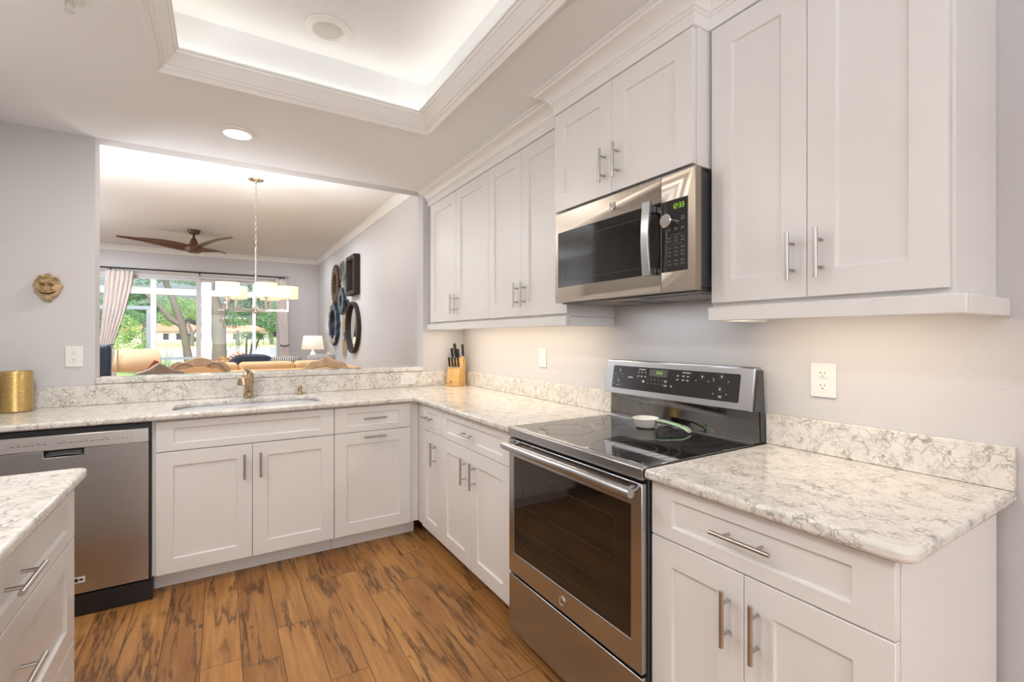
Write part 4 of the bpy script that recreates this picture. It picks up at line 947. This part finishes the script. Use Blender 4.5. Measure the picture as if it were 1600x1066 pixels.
def pillow(label, x, y, z, w, h, mat, rx, rz=0, stripes=False):
    t = obj('throw_pillow', mk(lambda b: loft(b, [[(w/2*u*(1-.08*v*v), (.09*(1-u*u)**.5*(1-v*v)**.5)*s, h/2*v*(1-.08*u*u)) for u in [math.sin(PI*(q/8-.5)) for q in range(9)]] for s in (1, -1) for v in [math.sin(PI*(p/8-.5)) for p in (range(9) if s > 0 else range(8, -1, -1))]])), mat, smooth=True, angle=80)
    t.location = (x, y, z); t.rotation_euler = (rx, 0, rz); return tag(t, label, 'pillow', 'throw pillows on the sofa')
pillow('lavender-grey throw pillow propped at the right end of the sofa', 1.18, 7.05, .835, .42, .46, 'greycush', math.radians(12), math.radians(8))
n = N('black_white_stripe'); wv = n.n('TexWave', Scale=14.0, Distortion=1.5); n.set(wv.inputs['Vector'], n.obj())
n.p(Base__Color=n.mix(n.ramp(wv.outputs[1], .45, .55), (.02, .02, .025, 1), (.75, .72, .7, 1)), Roughness=.8); M['stripe'] = n.m
pillow('black and white striped throw pillow on the middle of the sofa', 0.74, 7.05, .815, .40, .46, 'stripe', math.radians(12))
# navy chairs
def navy_chair(label, x, y, rz, W_, H, z1):
    t = thing('armchair', label, 'armchair', (x, y, 0), 'navy leather chairs', rz)
    obj('seat', mk(lambda b: box(b, -W_/2+.1, W_/2-.1, -.40, .28, .20, .46)), 'navy', t, bevel=.05, seg=4, local=True)
    def f(b):
        n_ = 16; top = [(-W_/2+W_*k/n_, H-.07*(2*k/n_-1)**4*1.3-.012*(2*k/n_-1)**2) for k in range(n_+1)]
        prism(b, Pl((0, .40, 0), (-1, 0, 0), (0, 0, 1)), top+[(W_/2-.03, .12), (-W_/2+.03, .12)], -.115, 0)
    obj('backrest', mk(f), 'navy', t, bevel=.035, seg=4, local=True)
    for s in (-1, 1): obj('armrest', mk(lambda b: box(b, s*(W_/2-.05)-.05, s*(W_/2-.05)+.05, -.38, .28, .12, .62)), 'navy', t, bevel=.04, seg=4, local=True)
    for sx in (-1, 1):
        for yy in (-.33, .35): obj('foot', mk(lambda b: cyl(b, (sx*(W_/2-.1), yy, 0), (sx*(W_/2-.1), yy, .125), .022)), 'darkwood', t, local=True)
navy_chair('navy leather armchair behind the sofa, its curved back toward us', .40, 8.55, math.radians(180), .62, 1.035, 0)
t = thing('armchair', 'tall navy armchair partly hidden at the left edge of the pass-through', 'armchair', (-1.58, 8.5, 0), 'navy leather chairs')
obj('seat', mk(lambda b: box(b, -1.86, -1.32, 8.57, 9.15, .18, .46)), 'navy', t, bevel=.05, seg=4)
obj('backrest', mk(lambda b: box(b, -1.87, -1.30, 8.42, 8.565, .12, 1.19)), 'navy', t, bevel=.05, seg=5)
for x in (-1.80, -1.38):
    for y in (8.5, 9.05): obj('foot', mk(lambda b: cyl(b, (x, y, 0), (x, y, .119), .022)), 'darkwood', t)
t = thing('wooden_chair', 'rust red wooden chair whose slanted back shows beside the apricot lampshade', 'chair', (-.70, 6.25, 0))
obj('backrest', mk(lambda b: prism(b, Pl((0, 6.10, 0), (1, 0, 0), (0, 0, 1)), [(-.86, .48), (-.525, .48), (-.552, 1.045), (-.588, 1.06), (-.68, .93), (-.84, .90)], 0, .03)), 'rust', t, bevel=.006)
obj('seat', mk(lambda b: box(b, -.88, -.525, 6.07, 6.48, .44, .4795)), 'rust', t, bevel=.008)
for x in (-.84, -.56):
    for y in (6.1, 6.44): obj('leg', mk(lambda b: cyl(b, (x, y, 0), (x, y, .4395), .015, .02)), 'rust', t)
# table lamps
def table_lamp(label, x, y, ztab, zs0, zs1, r0, r1, shade, basemat, tlabel, power, fold=False):
    tb_ = thing('side_table', tlabel, 'side table', (x, y, 0), 'lamp tables')
    obj('tabletop', mk(lambda b: cyl(b, (x, y, ztab-.03), (x, y, ztab), .24, n=40)), 'darkwood', tb_, bevel=.005)
    obj('pedestal', mk(lambda b: lathe(b, [(.17, 0), (.17, .02), (.04, .06), (.03, ztab*.5), (.05, ztab-.0305)], (x, y, 0), 24)), 'darkwood', tb_, smooth=True)
    t = thing('table_lamp', label, 'lamp', (x, y, ztab), 'table lamps')
    H = zs0-ztab
    obj('base', mk(lambda b: lathe(b, [(.075, ztab+.0005), (.08, ztab+.015), (.05, ztab+.03), (.035, ztab+.06), (.085, ztab+H*.45), (.06, ztab+H*.62), (.03, ztab+H*.7), (.055, ztab+H*.78), (.03, ztab+H*.88), (.012, ztab+H*.95), (.012, zs0+.08)], (x, y, 0), 28)), basemat, t, smooth=True)
    sh = obj('lamp_shade', mk(lambda b: lathe(b, [(r0, zs0), (r1, zs1)], (x, y, 0), 40, cap=False)), shade, t, smooth=True, solid=.002)
    obj('shade_spider', mk(lambda b: [cyl(b, (x-r1*.98, y, zs1-.02), (x+r1*.98, y, zs1-.02), .003), cyl(b, (x, y-r1*.98, zs1-.02), (x, y+r1*.98, zs1-.02), .003), cyl(b, (x, y, zs0+.08), (x, y, zs1-.02), .004)]), 'handle', t)
    if fold: obj('shade_seam', mk(lambda b: prism(b, Pl((x, y, 0), (math.cos(-.37), math.sin(-.37), 0), (0, 0, 1)), [(-.086, zs0), (-.069, zs0), (-.066, zs1), (-.080, zs1)], r0*.97, r0*.985)), 'antique', t)
    lamp('table_lamp_bulb', 'POINT', (x, y, (zs0+zs1)/2+.02), power, (1, .80, .56), size=.03)
table_lamp('white shaded table lamp lit in the far right corner', 1.43, 9.30, .62, 1.072, 1.318, .195, .155, 'shadelamp', 'white', 'round dark side table under the white shaded lamp', 5)
table_lamp('large apricot drum table lamp beside the left curtain', -.835, 7.0, .52, .905, 1.155, .235, .195, 'shadepeach', 'antique', 'round dark side table under the large apricot lamp', 1.5, True)

# ================================================================== GARDEN
tag(obj('lanai_deck', mk(lambda b: box(b, -6, 4, 10.56, 13.5, -.12, -.03)), 'deck'), kind='structure')
def f(b): 
    ys = [13.5, 18, 26, 31.5]; zs = [-.06, -.1, -.16, -.34]
    loft(b, [[(x, y, z+.03*math.sin(x*.6+y)) for x in (-60, -30, -15, -8, -3, 0, 3, 8, 15, 30, 60)] for y, z in zip(ys, zs)])
tag(obj('lawn', mk(f), 'grass', smooth=True), kind='structure')
tag(obj('lake', mk(lambda b: loft(b, [[(-110, 31, -.3), (110, 31, -.3)], [(-110, 82, -.3), (110, 82, -.3)]])), 'water'), kind='structure')
tag(obj('far_bank', mk(lambda b: loft(b, [[(x, y, z) for x in (-140, -40, -10, 10, 40, 140)] for y, z in ((80, -.36), (82.5, -.2), (95, .05), (125, .4), (300, 1.0))])), 'bank'), kind='structure')
t = thing('screen_enclosure', 'white aluminium frame of the screened porch outside the sliding door', 'screen frame', (-.3, 13.3, -.03))
Y0, Y1 = 13.26, 13.34
for x, w, m in ((-1.30, .05, 'alu'), (-.30, .10, 'alu'), (.69, .035, 'alu'), (-3.2, .05, 'alu'), (2.4, .05, 'alu')):
    obj('post', mk(lambda b: box(b, x-w, x+w, Y0, Y1, -.0295, 3.0)), m, t)
obj('header_beam', mk(lambda b: [box(b, a, c, Y0+.01, Y1-.01, 2.26, 2.40) for a, c in ((-3.149, -1.351), (-1.249, -.401), (-.199, .654), (.726, 2.349))]), 'alu', t)
obj('chair_rail', mk(lambda b: [box(b, a, c, Y0+.02, Y1-.02, .775, .83) for a, c in ((-1.249, -.401),)]), 'alugrey', t)
obj('screen_door_frame', mk(lambda b: [box(b, -1.43, -1.352, Y0+.02, Y1-.02, -.029, 1.99), box(b, -2.35, -2.27, Y0+.02, Y1-.02, -.029, 1.99), box(b, -2.269, -1.431, Y0+.02, Y1-.02, 1.91, 1.99)]), 'alugrey', t)
def leaves(b, blobs, n_, size, rnd, flat=0):
    for c, r in blobs:
        for _ in range(int(n_*1.8)):
            d = Vector((rnd.gauss(0, 1), rnd.gauss(0, 1), rnd.gauss(0, 1))).normalized()*rnd.uniform(.35, 1)**.5
            p = Vector(c)+Vector((d.x*r[0], d.y*r[1], d.z*r[2])); s = size*.72*rnd.uniform(.6, 1.3)
            u = Vector((rnd.gauss(0, 1), rnd.gauss(0, 1), rnd.gauss(0, .6))).normalized(); w = u.cross(Vector((rnd.gauss(0, 1), rnd.gauss(0, 1), rnd.gauss(0, 1)))).normalized()
            q = [p-u*s, p+w*s*.55, p+u*s, p-w*s*.55]; b.faces.new([b.verts.new(v) for v in q])
TG = 'trees and shrubs outside the sliding door'
def tree(label, trunks, blobs, n_, size, leaf, seed, name='tree', cat='tree'):
    rnd = random.Random(seed); c = trunks[0][0][0] if trunks else blobs[0][0]
    t = thing(name, label, cat, (c[0], c[1], -.15), TG)
    for k, (pts, rs) in enumerate(trunks): obj('trunk' if k == 0 else 'branch', mk(lambda b: tube(b, pts, rs, 12)), 'bark', t, smooth=True)
    obj('foliage', mk(lambda b: leaves(b, blobs, n_, size, rnd)), leaf, t); return t
tree('leaning oak with a forked grey trunk, left of the porch post', [([(-1.15, 25, -.2), (-1.22, 25, .2), (-1.305, 25, .91), (-1.45, 25, 1.85), (-1.66, 25, 2.5), (-1.85, 25.1, 3.1), (-2.1, 25.2, 3.8), (-2.2, 25.3, 5.0)], [.26, .17, .14, .155, .14, .12, .10, .07]),
     ([(-1.48, 25, 1.80), (-1.9, 25.05, 2.1), (-2.25, 25.1, 2.6), (-2.9, 25.2, 3.3)], [.13, .12, .09, .05])],
     [((-3.3, 25.5, 4.0), (1.4, 1.3, .55)), ((-2.0, 25.6, 4.1), (1.2, 1.2, .45)), ((-1.0, 25.3, 3.95), (1.1, 1.2, .40)), ((.1, 25.5, 4.1), (1.0, 1.1, .5)), ((-3.3, 25.5, 3.1), (.7, .6, .3)), ((-2.7, 25.6, 2.5), (.5, .5, .22))], 560, .075, 'leafoak', 1)
tree('thick grey oak with a V-shaped fork, behind the white porch post', [([(-.05, 20, -.2), (-.056, 20, .4), (-.056, 20, 1.0), (-.07, 20, 1.75), (-.12, 20, 2.2), (-.27, 20, 2.93), (-.42, 20, 3.6), (-.5, 20, 4.6)], [.30, .24, .21, .22, .18, .14, .12, .08]),
     ([(-.07, 20, 1.8), (.06, 20, 2.25), (.22, 20, 2.65), (.42, 20, 3.25), (.8, 20, 4.2)], [.16, .13, .12, .10, .06])],
     [((.75, 20.4, 2.75), (.55, .6, .30)), ((1.4, 20.5, 3.2), (.6, .6, .5)), ((.9, 20.6, 2.25), (.45, .5, .22)), ((1.55, 20.4, 2.3), (.35, .5, .35)), ((-.9, 20.4, 3.5), (.8, .8, .3)), ((.55, 20.3, 3.35), (.8, .8, .28)), ((1.3, 20.6, 2.75), (.5, .5, .25)), ((.65, 20.6, 1.9), (.4, .5, .2))], 340, .055, 'leafoak', 2)
tree('pale green rounded shrub at the far left of the window', [], [((-3.0, 24, .9), (.75, .8, .95)), ((-3.4, 24.5, 1.6), (.6, .7, .6)), ((-2.6, 23.6, .5), (.45, .5, .55))], 650, .07, 'leaflight', 3, 'shrub', 'shrub')
tree('mid green tree standing above the pale shrub at the left', [([(-3.6, 33, -.3), (-3.6, 33, 2.2)], [.2, .15])], [((-3.6, 33, 2.9), (1.3, 1.2, 1.0)), ((-4.9, 33, 2.6), (1.2, 1.2, 1.2))], 600, .10, 'leafmid', 4)
tree('broad light green tree across the lake', [([(-3.79, 85.10, -0.10), (-3.68, 85.10, 1.65), (-4.25, 85.10, 3.49)], [.3, .25, .15]), ([(-3.68, 85.10, 1.53), (-2.76, 85.10, 3.25)], [.16, .1])], [((-4.83, 86.25, 5.55), (2.3, 2, 1.7)), ((-2.18, 86.25, 4.63), (2.0, 2, 1.2)), ((-6.67, 86.25, 4.06), (1.4, 1.4, 1.3))], 700, .20, 'leaflight', 5)
tree('green tree across the lake behind the porch post', [([(2.30, 89.70, -0.10), (2.30, 89.70, 2.33)], [.3, .2])], [((1.84, 89.70, 4.63), (1.8, 1.8, 2.0)), ((-0.34, 92.00, 2.79), (1.0, 1.2, 1.4))], 600, .22, 'leafmid', 6)
tree('wide green tree across the lake at the right', [([(7.24, 89.70, -0.10), (7.24, 89.70, 2.10)], [.3, .2])], [((7.13, 89.70, 3.71), (2.2, 2, 1.7)), ((10.81, 92.00, 3.25), (2.2, 2, 1.6))], 700, .22, 'leafmid', 7)
tree('tall green tree behind the red roofed house', [([(-10, 132, .3), (-10, 132, 4.5)], [.5, .4])], [((-10, 132, 7.5), (4.5, 3, 3.2)), ((-17, 132, 6), (4, 3, 3))], 700, .34, 'leafmid', 8)
tree('low round shrub in front of the white house across the lake', [], [((-.9, 105, 1.1), (1.4, 1, .9)), ((-4.5, 106, .8), (.9, .8, .5))], 400, .16, 'leafmid', 9, 'shrub', 'shrub')
t = thing('palm', 'small multi-stem palm on the lake shore at the right', 'palm', (.95, 22, -.15), TG)
rnd = random.Random(12)
for dx in (-.05, .12, .26): obj('stem', mk(lambda b: tube(b, [(.86+dx*.3, 22, -.2), (.9+dx*.8, 22, .5), (.95+dx*1.5, 22, 1.3)], [.045, .04, .035], 8)), 'bark', t, smooth=True)
def f(b):
    for c in ((.87, 22, 1.3), (1.13, 22, 1.4), (1.34, 22, 1.3)):
        for k in range(15):
            a = rnd.uniform(0, 2*PI); L = rnd.uniform(.5, .95); el = rnd.uniform(.1, 1.2); pts = []
            for q in range(8):
                s = q/7; pts.append(Vector(c)+Vector((math.cos(a)*L*s*math.cos(el*.6), math.sin(a)*L*s*math.cos(el*.6), L*(math.sin(el)*s-.85*s*s))))
            for q in range(1, 8):
                d = (pts[q]-pts[q-1]).normalized(); sd = d.cross(Vector((0, 0, 1))).normalized()
                for sg in (-1, 1):
                    tip = pts[q]+sd*sg*.19*(1-.5*q/7)+d*.12-Vector((0, 0, .08)); mid = pts[q-1].lerp(pts[q], .45); b.faces.new([b.verts.new(v) for v in (pts[q-1], mid, tip)])
obj('fronds', mk(f), 'leafmid', t)
t = thing('fern_palm', 'bright green spiky fern-like plant outside the porch rail', 'plant', (-1.28, 15, -.06), TG)
def f(b):
    for k in range(60):
        a = rnd.uniform(0, 2*PI); L = rnd.uniform(.8, 1.55); sp = rnd.uniform(.15, .55); p0 = Vector((-1.30, 15, -.05)); prev = None
        for q in range(6):
            s = q/5; p = p0+Vector((math.cos(a)*sp*s, math.sin(a)*sp*s, L*s*(1-.25*s))); w = Vector((-math.sin(a), math.cos(a), 0))*.022*(1-s*.95); cur = (b.verts.new(p-w), b.verts.new(p+w))
            if prev: b.faces.new((prev[0], prev[1], cur[1], cur[0]))
            prev = cur
obj('fronds', mk(f), 'leafbright', t)
t = thing('croton_bush', 'red and yellow leaved bush outside the porch', 'shrub', (.45, 14.6, -.06), TG)
obj('foliage', mk(lambda b: leaves(b, [((.08, 14.6, .48), (.28, .3, .34)), ((.42, 14.6, .54), (.28, .3, .36)), ((.74, 14.6, .48), (.24, .3, .34)), ((.98, 14.6, .38), (.18, .3, .28))], 280, .055, random.Random(5))), 'crotonred', t)
obj('stems', mk(lambda b: [tube(b, [(x, 14.6, -.08), (x+.03, 14.62, .45)], .012, 6) for x in (.1, .3, .5, .7, .85)]), 'bark', t)
t = thing('house', 'white house with a red tiled roof across the lake', 'house', (-8, 118, .3))
obj('wall', mk(lambda b: box(b, -16.5, -2.2, 115, 123, .2, 2.45)), 'stucco', t)
obj('roof', mk(lambda b: loft(b, [[(-17, 114.4, 2.4), (-1.7, 114.4, 2.4), (-1.7, 123.6, 2.4), (-17, 123.6, 2.4)], [(-13, 118.8, 4.0), (-5.5, 118.8, 4.0), (-5.5, 119.2, 4.0), (-13, 119.2, 4.0)]], True)), 'roof', t)
for x in (-15, -12, -9.3, -7.2, -5.4, -3.5): obj('window', mk(lambda b: box(b, x-.45, x+.45, 114.93, 114.99, .7, 1.9)), 'winpane', t)
t = thing('house', 'second white house with a red roof, right of the porch post across the lake', 'house', (3, 121, .3))
obj('wall', mk(lambda b: box(b, -1.2, 9, 118, 126, .2, 2.4)), 'stucco', t)
obj('roof', mk(lambda b: loft(b, [[(-1.6, 117.4, 2.35), (9.5, 117.4, 2.35), (9.5, 126.6, 2.35), (-1.6, 126.6, 2.35)], [(1.5, 121.8, 3.9), (6.5, 121.8, 3.9), (6.5, 122.2, 3.9), (1.5, 122.2, 3.9)]], True)), 'roof', t)
for x in (.3, 2.6, 5.2, 7.5): obj('window', mk(lambda b: box(b, x-.45, x+.45, 117.93, 117.99, .7, 1.9)), 'winpane', t)
